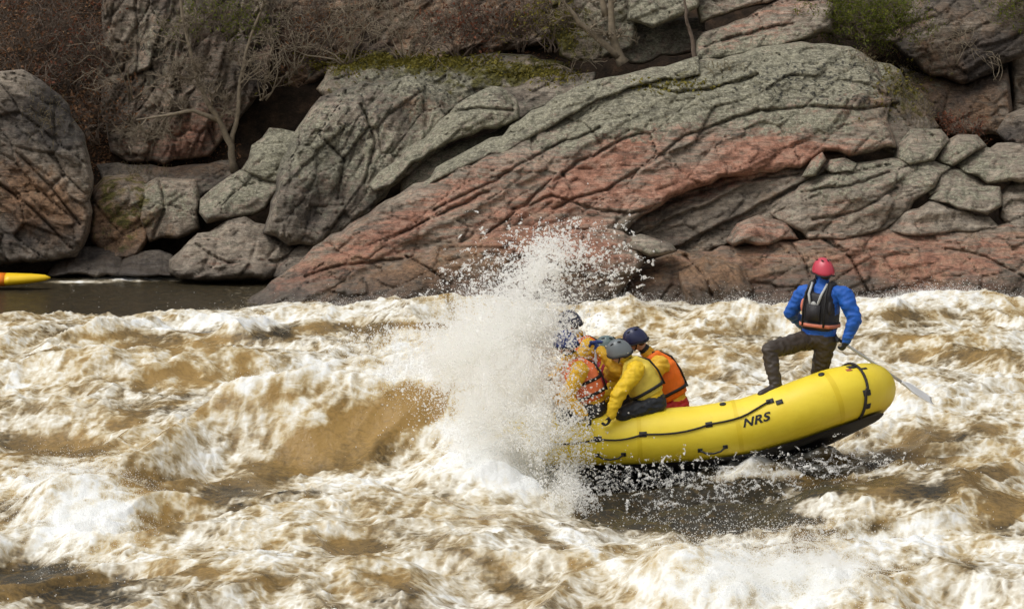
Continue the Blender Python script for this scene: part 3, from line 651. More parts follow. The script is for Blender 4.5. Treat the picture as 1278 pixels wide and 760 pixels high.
BROWN = [(440, 540, 150, 30, -.85, -20), (550, 510, 60, 26, -.45, -5), (330, 600, 90, 22, -.35, -20), (210, 500, 110, 15, -.5, -22), (205, 470, 45, 12, -.6, -15), (340, 495, 110, 12, -.45, -15), (60, 555, 80, 16, -.75, 3), (190, 640, 30, 40, -.6, 20), (170, 600, 40, 18, -.45, 0),
         (60, 725, 110, 28, -1.0, 3), (330, 725, 55, 16, -.55, 0), (500, 725, 35, 10, -.5, 10), (440, 680, 50, 14, -.5, -5), (240, 710, 30, 14, -.4, 0), (360, 415, 150, 10, -.6, -3), (100, 420, 90, 7, -.4, 0), (640, 420, 60, 6, -.3, 0), (200, 435, 80, 7, -.4, -4),
         (800, 620, 120, 30, -1.0, 3), (860, 645, 150, 18, -.6, 2), (920, 600, 140, 22, -.75, 0), (1030, 580, 80, 18, -.7, -5), (830, 650, 100, 18, -.6, 5), (650, 640, 60, 14, -.65, 32), (720, 700, 70, 12, -.6, 30), (620, 710, 60, 10, -.4, 30), (560, 680, 30, 12, -.45, 10), (640, 740, 60, 9, -.4, 20), (560, 620, 40, 8, -.3, 20),
         (1130, 560, 60, 24, -.65, 10), (1200, 600, 50, 16, -.6, -15), (1180, 540, 80, 10, -.35, -8), (1250, 640, 40, 22, -.7, -20), (1080, 660, 90, 10, -.45, -10), (1200, 710, 30, 12, -.6, 0), (1260, 585, 40, 12, -.4, 0), (1100, 715, 40, 14, -.4, -20), (990, 650, 60, 10, -.45, -5),
         (1150, 395, 150, 8, -.5, 0), (900, 415, 100, 6, -.4, 0), (1240, 450, 60, 12, -.3, 0), (900, 470, 60, 7, -.25, 0), (1180, 440, 90, 8, -.4, -4), (1110, 420, 60, 6, -.35, 0), (880, 440, 100, 8, -.35, 0), (30, 505, 50, 8, -.35, 0), (130, 395, 70, 5, -.3, 0), (480, 405, 60, 6, -.4, 0), (20, 640, 40, 30, -.4, 10), (1120, 610, 70, 14, -.4, 5)]
WHITE = [(640, 520, 90, 90, .9, 20), (690, 600, 60, 50, .55, 30), (100, 640, 70, 45, .8, 0), (270, 402, 150, 10, .6, 0), (560, 450, 120, 22, .45, -10), (950, 730, 130, 40, .8, 0), (1180, 372, 110, 8, .6, 0), (300, 480, 120, 10, .3, -15), (40, 600, 60, 14, .3, 0), (480, 600, 90, 12, .3, -18), (1000, 565, 110, 9, .45, -8), (1180, 490, 70, 18, .35, 0),
         (1040, 640, 60, 8, .4, 0), (740, 400, 60, 10, .4, 0), (250, 575, 90, 10, .35, -8), (690, 660, 90, 10, .6, 28), (760, 715, 70, 9, .4, 20), (1150, 660, 100, 14, .3, -14), (960, 590, 125, 9, .95, -3), (820, 604, 40, 6, .6, 0), (1120, 690, 120, 30, .3, -8), (1120, 520, 60, 30, .3, 0), (600, 560, 60, 50, .5, 30), (500, 460, 120, 14, .35, -5)]
STILL = (150, 352)       # dark still water under the left rocks

def river_height(X, Y, U, V):
    a = math.radians(32)
    A = X * math.cos(a) + Y * math.sin(a); B = -X * math.sin(a) + Y * math.cos(a)     # A runs along the crests
    Z = np.zeros_like(X)
    wx = 0.6 * fbm2(X * 0.5, Y * 0.5, 2); wy = 0.6 * fbm2(X * 0.5 + 40, Y * 0.5, 2)
    for (u, v, h, hl, bw, fw, ang) in WAVES:
        c = PZ(u, v, max(h, 0) * 0.8); t = math.radians(ang)
        dx = X - c[0] + wx; dy = Y - c[1] + wy
        al = dx * math.cos(t) + dy * math.sin(t); ac = -dx * math.sin(t) + dy * math.cos(t)
        Z += h * np.exp(-(al / hl) ** 2) * np.where(ac > 0, np.exp(-(ac / bw) ** 2), np.exp(-(ac / fw) ** 2))
    r1 = 1 - np.abs(n2(A / 2.6 + wx, B / 1.5 + wy)) * 1.6
    r2 = 1 - np.abs(n2(A / 1.15 + 9 + wx, B / .75)) * 1.6
    r3 = 1 - np.abs(n2(A / .5 + 3, B / .36 + wy * 2)) * 1.6
    Z += 0.27 * (r1 - .4) + 0.085 * (r2 - .4) * (0.6 + 0.5 * n2(X / 2 + 5, Y / 2)) + 0.022 * (r3 - .4)
    Z += 0.10 * fbm2(X / 1.1, Y / 1.1, 3)
    return Z

def build_river():
    tt = np.linspace(-.198, .198, 1180); ext = np.array([.205, .22, .25, .3, .4, .55, .8])
    tt = np.concatenate([-ext[::-1], tt, ext])
    vv = np.linspace(795, 332, 800)
    rows = [3.0, 8.0, 13.0, 17.0, 20.0] + [PZ(639, a)[1] for a in vv] + [50.6, 52, 54]
    rows = np.array(sorted(rows))
    T, Y = np.meshgrid(tt, rows); X = T * np.maximum(Y, 12.0)
    sh = X.shape; X = X.ravel(); Y = Y.ravel()
    U, V = px_of(X, Y, np.zeros_like(X))
    still = sst(380, 330, U) * sst(404, 393, V + 5 * n2(U / 50, V / 9) + .10 * np.clip(U - 150, 0, 300)) + sst(335, 325, V)
    still = np.clip(still, 0, 1)
    Z = river_height(X, Y, U, V)
    Z = Z * (1 - still) + still * (0.015 * fbm2(X / .5, Y / .9, 3) - 0.03)
    shore = sst(410, 378, V); Z *= 1 - (.6 + .2 * sst(420, 330, U)) * shore * (1 - still)
    # the picture position of each point at its own height: lays out foam where the photo shows it
    Uz, Vz = px_of(X, Y, Z)
    dn = math.radians(-38)
    loc = np.exp(-((Uz - 680) / 130) ** 2 - ((Vz - 675) / 70) ** 2)
    def streak(sc, ln, seed, ang):
        a = math.radians(ang); A = X * math.cos(a) + Y * math.sin(a); B = -X * math.sin(a) + Y * math.cos(a)
        w = 0.35 * fbm2(X * 1.3 + seed, Y * 1.3, 3)
        return A / (sc * ln) + w + seed, B / sc + w * 2
    def two(fn, sc, ln, seed):
        return fn(*streak(sc, ln, seed, 58)) * (1 - loc) + fn(*streak(sc, ln, seed, 118)) * loc
    big = two(lambda x, y: fbm2(x, y, 4, .55), .80, 1.8, 3.1)
    med = two(lambda x, y: fbm2(x, y, 4, .6), .30, 1.5, 8.7)
    lace = two(lambda x, y: 1 - np.abs(fbm2(x, y, 2, .5)) * 3.2, .25, 1.7, 21.)
    lace2 = two(lambda x, y: 1 - np.abs(fbm2(x, y, 2, .5)) * 3.2, .10, 1.4, 33.)
    fine = fbm2(X / .07, Y / .12, 3, .6)
    ed = 26 * fbm2(Uz / 60, Vz / 25, 3); 
    lay = blob(Uz + ed, Vz + ed * .5, BROWN) + blob(Uz + ed, Vz + ed * .5, WHITE)
    dens = 0.50 + 0.62 * big + 0.40 * med + lay
    foam = 0.52 * dens + 0.20 + 0.24 * np.clip(lace, -.4, 1) * sst(0.05, .4, dens + .12) + 0.13 * np.clip(lace2, -.5, 1) * sst(.0, .3, dens + .1) + .05 * fine
    foam = np.clip((foam - 0.15) * 1.12, 0, 1.15)
    stl = still * (1 - np.exp(-((Uz - 170) / 62) ** 2 - ((Vz - 347 + 1.5 * n2(Uz / 15, Vz / 3)) / 3.6) ** 2) - .85 * np.exp(-((Uz - 100) / 40) ** 2 - ((Vz - 352.5) / 1.6) ** 2))
    foam = foam * (1 - np.clip(stl, 0, 1)) + stl * (.02 + 0.25 * np.clip(lace2, 0, 1) * sst(200, 330, Uz) * sst(350, 362, Vz))
    wake = np.exp(-((Uz - 165) / 60) ** 2 - ((Vz - 347.5 + 1.8 * n2(Uz / 18, Vz / 4)) / 3.0) ** 2) + .8 * np.exp(-((Uz - 95) / 34) ** 2 - ((Vz - 352) / 1.5) ** 2)
    foam = np.maximum(foam, 1.1 * wake * (still > .5))
    # lumps of froth stand up from the surface
    bl = np.abs(n2(X / .36, Y / .42)) + .42 * np.abs(n2(X / .15 + 7, Y / .19)) + .12 * np.abs(n2(X / .07, Y / .09 + 3))
    Z = Z + 0.055 * (bl - .35) * sst(.25, .8, foam) + .012 * np.clip(lace, -.3, 1) * sst(.2, .6, foam) * (1 - stl) + 0.012 * fbm2(X / .16, Y / .22, 3) * (1 - .7 * stl)
    amber = np.clip(0.50 + 1.0 * two(lambda x, y: fbm2(x, y, 3), .9, 1.6, 51.) + 0.55 * Z + blob(Uz, Vz, [(560, 505, 60, 30, .6, 0), (440, 540, 150, 30, .25, -20), (210, 470, 60, 20, .5, 0), (880, 622, 200, 50, -1.0, 0), (60, 730, 110, 30, -.35, 0), (200, 500, 90, 20, -.2, 0), (330, 415, 120, 12, -.3, 0)]), 0, 1) * (1 - stl) * 1.0  # amber by noise; backlit glow of crests and trough's dark reflection put into colour
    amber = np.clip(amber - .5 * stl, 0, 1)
    H = Z.reshape(sh)
    verts = np.stack([X, Y, Z], -1)
    nx = sh[1]
    i = np.arange((sh[0] - 1) * nx).reshape(sh[0] - 1, nx)[:, :-1].ravel()
    q = np.stack([i, i + 1, i + 1 + nx, i + nx], -1)
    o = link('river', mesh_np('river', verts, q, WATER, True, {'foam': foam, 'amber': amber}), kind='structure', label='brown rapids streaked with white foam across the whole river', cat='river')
    return X.reshape(sh), Y.reshape(sh), H, foam.reshape(sh), Uz.reshape(sh), Vz.reshape(sh)
RIV = build_river()

# ---------------------------------------------------------------- plants of the bank
def grow(mb, p, dr, length, r, level, rng, tips, wander=.35, up=.15, n=4, kids=(3, 5), shrink=.62):
    segs = 5 if level > 0 else 4
    pts = [p]; rad = [r]; d_ = dr.normalized()
    for i in range(segs):
        d_ = (d_ + Vector((rng.gauss(0, wander), rng.gauss(0, wander), rng.gauss(0, wander) + up)) * .6).normalized()
        pts.append(pts[-1] + d_ * length / segs); rad.append(max(r * (1 - .75 * (i + 1) / segs), .0045))
    mb.tube(pts, rad, n if level > 1 else 3)
    if level == 0:
        tips.append((pts[-1], d_)); tips.append((pts[2], d_)); return
    branch(mb, pts, rad, length, level, rng, tips, wander, up, n, kids, shrink)
def branch(mb, pts, rad, length, level, rng, tips, wander=.35, up=.15, n=4, kids=(3, 5), shrink=.62, lo=.3):
    for k in range(rng.randint(*kids)):
        t = rng.uniform(lo, 1) * (len(pts) - 1); i = min(int(t), len(pts) - 2); f = t - i
        q = pts[i].lerp(pts[i + 1], f); ax = (pts[i + 1] - pts[i]).normalized()
        o = Vector((rng.gauss(0, 1), rng.gauss(0, .8), rng.gauss(0, 1))); o = (o - ax * o.dot(ax)).normalized()
        grow(mb, q, ax * .55 + o * .8, length * shrink * rng.uniform(.7, 1.15), max(rad[i] * .6, .0065), level - 1, rng, tips, wander, up, n, kids, shrink)

def leaves_mesh(name, pts, size, rng, mat, narrow=.5, flat=0):
    """one small folded leaf for each point"""
    N = len(pts); pts = np.array([[p[0], p[1], p[2]] for p in pts])
    a = rng.normal(size=(N, 3)); a[:, 2] *= (1 - flat); a /= np.linalg.norm(a, axis=1)[:, None] + 1e-9
    b = rng.normal(size=(N, 3)); b[:, 2] *= (1 - flat); b -= a * (a * b).sum(1)[:, None]; b /= np.linalg.norm(b, axis=1)[:, None] + 1e-9
    c = np.cross(a, b)
    s = size * rng.uniform(.5, 1.4, (N, 1))
    v = np.stack([pts - a * s, pts + b * s * narrow + c * s * .12, pts + a * s, pts - b * s * narrow + c * s * .12], 1).reshape(-1, 3)
    q = np.arange(N * 4).reshape(N, 4)
    return mesh_np(name, v, q, mat, False)

def plant(name, label, cat, base, stems, height, spread, seed, mat, levels=2, leaf=None, leaf_n=0, leaf_size=.03, kids=(3, 5), r=.012, lean=(0, 0), wander=.35, up=.15, group=None, scatter=.06, narrow=.5, crown_name='foliage', stem_name='branches'):
    rng = random.Random(seed); nr = np.random.RandomState(seed)
    e = link(name, None, label=label, cat=cat, group=group); b = V3(base); e.location = b
    mb = MB(); tips = []
    for k in range(stems):
        dr = Vector((rng.gauss(lean[0], spread), rng.gauss(lean[1], spread * .6), 1.0))
        grow(mb, Vector((rng.gauss(0, .08 * spread + .02), rng.gauss(0, .05), -.08)), dr, height * rng.uniform(.6, 1.1), r * rng.uniform(.7, 1.2), levels, rng, tips, wander, up, 4, kids)
    mb.build(stem_name, mat, e)
    if leaf:
        T = np.array([[t[0].x, t[0].y, t[0].z] for t in tips]); idx = nr.randint(0, len(T), leaf_n)
        pts = T[idx] + nr.normal(size=(leaf_n, 3)) * scatter
        link(crown_name, leaves_mesh('leaves', pts, leaf_size, nr, leaf, narrow), e)
    return e

def path_tree(name, label, cat, paths, seed, mat, lens, levels=2, r0=.06, kids=(4, 7), twig=None, wander=.4, up=.1):
    """a tree whose main limbs follow given world polylines"""
    rng = random.Random(seed)
    e = link(name, None, label=label, cat=cat); base = V3(paths[0][0]); e.location = base
    tm = MB(); cm = MB(); tips = []
    for j, path in enumerate(paths):
        pts = [V3(p) - base for p in path]
        fine = []
        for a, b in zip(pts[:-1], pts[1:]):
            for t in (0, .33, .66): fine.append(a.lerp(b, t) + Vector((rng.gauss(0, .012), rng.gauss(0, .012), 0)))
        fine.append(pts[-1]); rr = r0 * (1 if j == 0 else .7)
        rad = [rr * (1 - .72 * i / (len(fine) - 1)) for i in range(len(fine))]; rad[0] *= 1.35
        tm.tube(fine, rad, 8)
        branch(cm, fine, rad, lens, levels, rng, tips, wander, up, 4, kids, .6, .25)
    tm.build('trunk', mat, e); cm.build('crown', twig or mat, e)
    return e

def hill_hit(u, v):
    u = np.asarray(u, float); v = np.asarray(v, float); lo = np.full(u.shape, 48.0); hi = np.full(u.shape, 60.0)
    for _ in range(30):
        m = (lo + hi) / 2; w = P(u, v, m); above = w[..., 2] > hill_z(w[..., 0], w[..., 1]); lo = np.where(above, m, lo); hi = np.where(above, hi, m)
    return P(u, v, lo)

def build_plants():
    def pp(L, Y, dY=0): return [P(u, v, Y + dY * i) for i, (u, v) in enumerate(L)]
    path_tree('bare_tree', 'leafless leaning tree with forked trunk among the left boulders', 'tree',
              [pp([(293, 214), (287, 182), (273, 150), (258, 124), (246, 98), (236, 55), (226, 5), (215, -70)], 50.2, -.05), pp([(287, 182), (297, 140), (300, 100), (311, 50), (331, 0), (345, -60)], 50.2, .08), pp([(272, 150), (240, 138), (205, 145), (170, 150)], 50.1, -.1)], 3, M_PALE, .85, 3, .066, (7, 10), M_PALE)
    path_tree('bare_tree', 'pale twin-limbed trunk rising behind the lichen ridge', 'tree',
              [pp([(778, 80), (768, 62), (763, 30), (761, -10), (758, -90)], 49.9), pp([(772, 70), (745, 48), (722, 28), (705, 5), (690, -40)], 49.9, -.05), pp([(757, 20), (748, -10), (742, -60)], 50.0)], 4, M_PALE, .7, 3, .095, (4, 7), M_PALE)
    path_tree('dead_sapling', 'short dark dead sapling standing on the lichen ridge', 'sapling', [pp([(868, 80), (864, 55), (858, 28), (855, 5), (852, -40)], 49.2)], 5, M_TWIG, .22, 1, .045, (4, 6), M_TWIG)
    k = 0
    for (u, v, Y, st, h, sp, lab, mat, lf) in [
        (362, 88, 51.3, 6, 1.3, .55, 'tangle of pale bare twigs above the dark cleft', M_PALE, None),
        (432, 78, 50.6, 7, 1.3, .65, 'spreading pale bare shrub on the mossy rock shelf', M_PALE, None),
        (505, 76, 50.7, 9, 1.1, .6, 'grey-brown bare shrub in the middle of the mossy shelf', M_PALE, None),
        (575, 70, 50.8, 7, 1.0, .55, 'reddish bare shrub at the end of the mossy shelf', M_TWIG, M_RED),
        (650, 60, 50.9, 6, .9, .5, 'brown shrub between the reddish shrub and the pale trunk', M_TWIG, M_RUST),
        (715, 85, 50.2, 4, .7, .5, 'thin pale twigs at the foot of the pale trunk', M_PALE, None),
        (395, 70, 51.6, 6, 1.1, .6, 'dark bare brush in the deepest cleft', M_TWIG, M_RUST),
        (690, 60, 50.5, 5, .85, .6, 'olive-brown brush left of the pale trunk', M_TWIG, M_MOSS),
        (60, 60, 51.4, 7, 1.3, .6, 'rusty brush high on the slope above the boulder', M_TWIG, M_RED),
        (30, 92, 50.6, 7, 1.3, .5, 'rust-leaved shrub standing directly above the huge dark boulder', M_TWIG, M_RUST),
        (92, 110, 51.2, 7, 1.4, .45, 'russet-leaved shrub between huge boulder and cliff', M_TWIG, M_RED),
        (118, 175, 50.4, 5, .9, .3, 'low brown shrub in the gap beside the cliff', M_TWIG, M_RUST),
        (165, 120, 50.2, 4, 1.3, .35, 'fine bare twigs in front of the tall cliff', M_PALE, None),
        (225, 100, 50.2, 4, 1.3, .4, 'brushy bare twigs hanging on the tall cliff beside the tree', M_TWIG, None),
        (330, 120, 50.4, 5, 1.0, .45, 'bare brush beside the forked leaning tree', M_PALE, None),
        (1195, 75, 50.1, 5, .8, .5, 'pale dry twigs hanging across the brown cliff', M_PALE, None),
        (1245, 95, 50.2, 3, .75, .3, 'thin dry stems beside the dark side cliff', M_PALE, None),
        (1205, 170, 49.3, 7, .32, .9, 'low red-leaved plant above the grey rubble', M_TWIG, M_RED),
        (1172, 158, 49.0, 5, .25, .9, 'small russet sprig against the shaded brown stone', M_TWIG, M_RED)]:
        k += 1
        plant('shrub', lab, 'shrub', P(u, v, Y), st + (2 if h > .8 and lf else 0), h, sp, 100 + k, mat, 3 if h > .8 else 2, lf, 560 if h > .5 else 420, .036 if h > .5 else .026, (3, 5) if lf else (2, 4), (.019 if mat is M_PALE else .015) * (1 if h > .8 else .5), wander=.42, up=.08, group='shrubs on the river bank', scatter=.05)
    for (u, v, Y, h, n, lab, s) in [(1062, 44, 50.0, .85, 5200, 'bright green low evergreen on top of the outcrop', 201), (1118, 40, 50.3, .75, 3600, 'olive evergreen sprawling above the brown stone', 202), (1292, 30, 50.6, .9, 3000, 'dark evergreen leaning over the side cliff', 203), (272, 40, 50.7, .8, 1800, 'thin olive evergreen sapling behind the bare tree', 204)]:
        plant('evergreen_shrub', lab, 'shrub', P(u, v, Y), 11, h, .9, s, M_TWIG, 2, M_PINE, n, .032, (4, 6), .012, wander=.4, up=.05, group='evergreens on the river bank', scatter=.055, narrow=.28)
    nr = np.random.RandomState(5)
    # leaf litter lying on the soil
    def area(n, u0, u1, v0, v1): return np.stack([nr.uniform(u0, u1, n), nr.uniform(v0, v1, n)], -1)
    uv = np.concatenate([area(7200, -60, 140, -30, 215), area(1800, 300, 700, -30, 100), area(1500, 1090, 1300, 60, 190), area(700, 100, 300, 180, 240)])
    w = hill_hit(uv[:, 0], uv[:, 1]); w[:, 2] += .012
    link('leaf_litter', leaves_mesh('leaf_litter', w, .032, nr, M_RUST, .6, .5), label='brown and rust fallen leaves strewn over the hillside', cat='leaves', kind='stuff')
    # moss cushions along the shelf and the block: tufts rooted on the stone surface
    dg = bpy.context.evaluated_depsgraph_get(); pts = []; gr = []
    def hit(u, v):
        o = Vector((0, 0, CAMH)); d_ = (V3(P(u, v, 50)) - o).normalized()
        ok, loc, nrm, i, ob, m = scene.ray_cast(dg, o + d_ * 38, d_)
        return (loc, nrm, ob) if ok else (None, None, None)
    for (cu, cv, ru, rv, n) in [(480, 76, 90, 9, 1300), (560, 78, 60, 9, 800), (430, 84, 35, 10, 350), (690, 92, 40, 14, 500), (700, 35, 30, 25, 350), (640, 90, 40, 8, 250), (1125, 105, 30, 30, 250), (840, 108, 50, 10, 250), (350, 110, 20, 20, 120)]:
        for _ in range(n):
            l, nn, ob = hit(cu + nr.normal() * ru * .6, cv + nr.normal() * rv * .6)
            if l is not None and ob.name.startswith(('rock', 'outcrop', 'boulder')): pts.append(l + nn * nr.uniform(0, .05))
    link('moss', leaves_mesh('moss', pts, .034, nr, M_MOSS, .5), label='olive moss tufts along the rock shelves', cat='moss', kind='stuff')
    for (cu, cv, ru, rv, n) in [(1125, 105, 32, 34, 260), (1150, 140, 20, 22, 160), (1090, 72, 25, 10, 120), (60, 140, 30, 30, 150), (180, 215, 30, 10, 60), (900, 86, 30, 6, 50)]:
        for _ in range(n):
            l, nn, ob = hit(cu + nr.normal() * ru * .6, cv + nr.normal() * rv * .6)
            if l is not None and not ob.name.startswith(('bare', 'leaf', 'branch', 'crown', 'trunk', 'foliage')): gr.append(l)
    mb = MB(); rg = random.Random(8)
    for l in gr:
        d_ = Vector((rg.gauss(0, .5), rg.gauss(-.3, .3), .7)).normalized(); L = rg.uniform(.08, .2)
        mb.tube([l - d_ * .02, l + d_ * L * .6, l + d_ * L + Vector((0, 0, -.05))], [.0045, .0035, .001], 3)
    mb.build('dry_grass', M_STRAW, None, label='dry straw-coloured grass in the rock crevices', cat='grass', kind='stuff')
build_plants()

# ---------------------------------------------------------------- raft
M_YEL = plain('yellow_raft_rubber', (0.80, 0.555, 0.02), 0.36, 0.07, 3, 0.06, 0.01, 0.45)
def wet_yellow():
    m, nt, b = mat_new('yellow_raft_rubber'); p = nd(nt, 'ShaderNodeTexCoord').outputs['Object']
    f = noise(nt, 2.2, 6, .65, p, .6); g = noise(nt, 14, 5, .7, p)
    c = ramp(nt, f, [(.3, (.76, .56, .025)), (.6, (.82, .635, .04))])
    c = mix(nt, ramp(nt, g, [(.60, 0), (.78, .35)]), c, (.50, .36, .06))
    nt.links.new(c, b.inputs['Base Color']); nt.links.new(ramp(nt, f, [(.35, .30), (.6, .52)]), b.inputs['Roughness'])
    b.inputs['Specular IOR Level'].default_value = .45; bump(nt, b, mth(nt, 'ADD', f, mth(nt, 'MULTIPLY', g, .25)), .12, .03)
    return m
M_YEL = wet_yellow()
M_YSEAM = plain('yellow_seam_tape', (.71, .52, .02), .45, .08, 6, .05)
M_BLK = plain('black_rubber', (0.018, 0.018, 0.02), 0.55, 0.3, 20, 0.1)
M_GRYR = plain('grey_raft_floor', (0.09, 0.09, 0.095), 0.5, 0.2, 8, 0.1)
M_ROPE = plain('dark_rope', (0.03, 0.025, 0.022), 0.85, 0.4, 90, 0.5)
M_INK = plain('black_print', (0.012, 0.012, 0.013), 0.5, 0.1, 20, 0.02)
M_SHAFT = plain('grey_aluminium', (0.55, 0.56, 0.58), 0.35, 0.08, 15, 0.03)
M_BLADE = plain('white_plastic', (0.72, 0.72, 0.72), 0.35, 0.05, 10, 0.03)

RY = 29.25                                   # near side tube distance
RW = 1.62                                    # spacing of the two side tubes
_cl = [(600, 540), (660, 546), (740, 547), (800, 546), (870, 542), (930, 533), (985, 516), (1040, 495), (1085, 479), (1100, 474)]
_cw = np.array([P(u, v, RY) for u, v in _cl])
X0, X1 = 0.12, _cw[-1][0] - 0.03
ROLL = math.tan(math.radians(17))
def raft_z(x, y):
    return np.interp(x, _cw[:, 0], _cw[:, 2]) - (y - RY) * ROLL
def tube_r(x):
    return 0.295 + 0.012 * float(sst(2.0, 3.1, np.float64(x))) - .04 * float(sst(3.3, X1, np.float64(x)))
def raft_loop(n=168):
    a = (X1 - X0) / 2; b = RW / 2; cx = (X0 + X1) / 2; cy = RY + RW / 2; out = []
    for i in range(n):
        t = 2 * math.pi * i / n - math.pi / 2       # starts mid near side, runs to the stern
        c, s = math.cos(t), math.sin(t); e = 2 / 3.4
        x = cx + a * math.copysign(abs(c) ** e, c); y = cy + b * math.copysign(abs(s) ** e, s)
        out.append(Vector((x, y, float(raft_z(x, y)))))
    return out
LOOP = raft_loop()
# even spacing
def respace(L, n):
    L = L + [L[0]]; d_ = [0]
    for a, b in zip(L[:-1], L[1:]): d_.append(d_[-1] + (b - a).length)
    out = []
    for i in range(n):
        t = d_[-1] * i / n; k = max(j for j in range(len(d_)) if d_[j] <= t + 1e-9); k = min(k, len(L) - 2)
        out.append(L[k].lerp(L[k + 1], (t - d_[k]) / max(d_[k + 1] - d_[k], 1e-9)))
    return out
LOOP = respace(LOOP, 150)
ZR = Vector((0, math.sin(math.atan(ROLL)), math.cos(math.atan(ROLL))))       # the raft's own up
def tube_frame(i):
    """i may be fractional; returns centre, tangent, outward, up"""
    n = len(LOOP); i0 = int(math.floor(i)) % n; f = i - math.floor(i)
    c = LOOP[i0].lerp(LOOP[(i0 + 1) % n], f)
    t = ((LOOP[(i0 + 2) % n] - LOOP[(i0 - 1) % n])).normalized()
    o = t.cross(ZR).normalized(); u = o.cross(t).normalized()
    return c, t, o, u
def on_tube(i, ang, lift=0.0):
    """ang: 0 straight outward, 90 on top"""
    c, t, o, u = tube_frame(i); r = tube_r(c.x) + lift; a = math.radians(ang)
    return c + (o * math.cos(a) + u * math.sin(a)) * r
def loop_at(x):
    """fractional loop index on the near side for a given X"""
    best = None
    for i in range(len(LOOP)):
        a, b = LOOP[i], LOOP[(i + 1) % len(LOOP)]
        if a.y < RY + .55 and (a.x <= x <= b.x): return (i if i < len(LOOP) / 2 else i - len(LOOP)) + (x - a.x) / (b.x - a.x + 1e-9)
    return 0.0
def xpx(u): return (u - 639.0) / FPX * (RY - .25)

def build_raft():
    e = link('inflatable_raft', None, label='yellow inflatable raft with raised stern plunging into the splash', cat='raft')
    base = Vector((1.9, RY + RW / 2, 0)); e.location = base
    def B(mb, name, mat, parent=e, **k):
        mb.v = [(a[0] - base.x, a[1] - base.y, a[2] - base.z) for a in mb.v]; return mb.build(name, mat, parent, **k)
    n = len(LOOP); ns = 28
    mb = MB(); rings = []
    for i in range(n):
        c, t, o, u = tube_frame(i); r = tube_r(c.x)
        seam = 1 - .012 * math.exp(-(((i % 25) - 12) / 1.1) ** 2)
        rings.append([c + (o * math.cos(a) + u * math.sin(a)) * r * seam for a in [2 * math.pi * k / ns for k in range(ns)]])
    vs = [p for r_ in rings for p in r_]; fs = []
    for i in range(n):
        for j in range(ns):
            fs.append((i * ns + j, i * ns + (j + 1) % ns, ((i + 1) % n) * ns + (j + 1) % ns, ((i + 1) % n) * ns + j))
    mb.add(vs, fs); tube = B(mb, 'tube', M_YEL)
    for i0 in (-62, -44, -27, -10, 6, 22, 38, 54, 70):      # glued baffle seams
        m = MB(); rr_ = []
        for di in (-.35, .35): rr_.append([on_tube(i0 + di, 360 * k / 40, .0022) for k in range(40)])
        m.loft(rr_, cap=False); B(m, 'seam', M_YSEAM)
    # black floor: sheet bulging below the tubes, laced along the inside
    mb = MB(); rings = []
    for k, (s, dz) in enumerate([(0.0, -.31), (.35, -.325), (.7, -.325), (.94, -.318), (1.04, -.312), (1.085, -.292)]):
        cen = Vector(((X0 + X1) / 2, RY + RW / 2, 0)); ring = []
        for i in range(0, n):
            c, t, o, u = tube_frame(i); z0 = float(raft_z(cen.x + (c.x - cen.x) * s, cen.y + (c.y - cen.y) * s))
            q = Vector((cen.x + (c.x - cen.x) * min(s, 1.0), cen.y + (c.y - cen.y) * min(s, 1.0), 0)); q.z = float(raft_z(q.x, q.y))
            w = max(0, s - 1.0) * 1.6
            ring.append(q + o * w + u * (dz - (tube_r(c.x) - .295)))
        rings.append(ring)
    mb.loft(rings, cap=False); B(mb, 'floor', M_BLK)
    mb = MB(); ring0 = []
    for s in (0.02, .5, .88):
        ring0.append([])
        for i in range(n):
            c = LOOP[i]; cen = Vector(((X0 + X1) / 2, RY + RW / 2, 0)); q = cen.lerp(Vector((c.x, c.y, 0)), s); q.z = float(raft_z(q.x, q.y)) - .2; ring0[-1].append(q)
    mb.loft(ring0, cap=False); B(mb, 'inner_floor', M_GRYR)
    # cross tubes
    for x in (.95, 1.75, 2.65):
        mb = MB(); p0 = Vector((x, RY + .22, float(raft_z(x, RY + .22)) - .02)); p1 = Vector((x, RY + RW - .22, float(raft_z(x, RY + RW - .22)) - .02))
        mb.tube([p0.lerp(p1, t) for t in (0, .25, .5, .75, 1)], [.17, .185, .19, .185, .17], 18); B(mb, 'thwart', M_YEL)
    # perimeter line with its anchor patches
    anch = [xpx(a) for a in (690, 752, 806, 890, 972)]; aa = [-12, -8, -1, 9, 30]
    pts = []; ids = [loop_at(x) for x in anch]
    for a, b, g0, g1 in zip(ids[:-1], ids[1:], aa[:-1], aa[1:]):
        for k in range(8):
            f = k / 8; pts.append(on_tube(a + (b - a) * f, g0 + (g1 - g0) * f - 6 * math.sin(math.pi * f), .012))
    pts.append(on_tube(ids[-1], 30, .012))
    mb = MB(); mb.tube(pts, .0105, 6); B(mb, 'perimeter_rope', M_ROPE)
    def patch(i, ang, w, h, name, mat, lift=.006, nx=4, ny=4):
        m = MB(); vs = []; fs = []; c, t, o, u = tube_frame(i); r = tube_r(c.x); n_ = len(LOOP)
        step = (LOOP[(int(i) + 1) % n_] - LOOP[int(i) % n_]).length
        for L in (0.0, lift):
            for b in range(ny + 1):
                for a in range(nx + 1):
                    vs.append(on_tube(i + (a / nx - .5) * w / step, ang + math.degrees((b / ny - .5) * h / r), .001 + L))
        k = (nx + 1) * (ny + 1)
        for b in range(ny):
            for a in range(nx):
                q = b * (nx + 1) + a; fs.append((q + k, q + 1 + k, q + nx + 2 + k, q + nx + 1 + k))
        edge = [a for a in range(nx + 1)] + [(b + 1) * (nx + 1) - 1 for b in range(1, ny + 1)] + [ny * (nx + 1) + a for a in range(nx - 1, -1, -1)] + [b * (nx + 1) for b in range(ny - 1, 0, -1)]
        for p, q in zip(edge, edge[1:] + edge[:1]): fs.append((p, q, q + k, p + k))
        m.add(vs, fs); return B(m, name, mat)
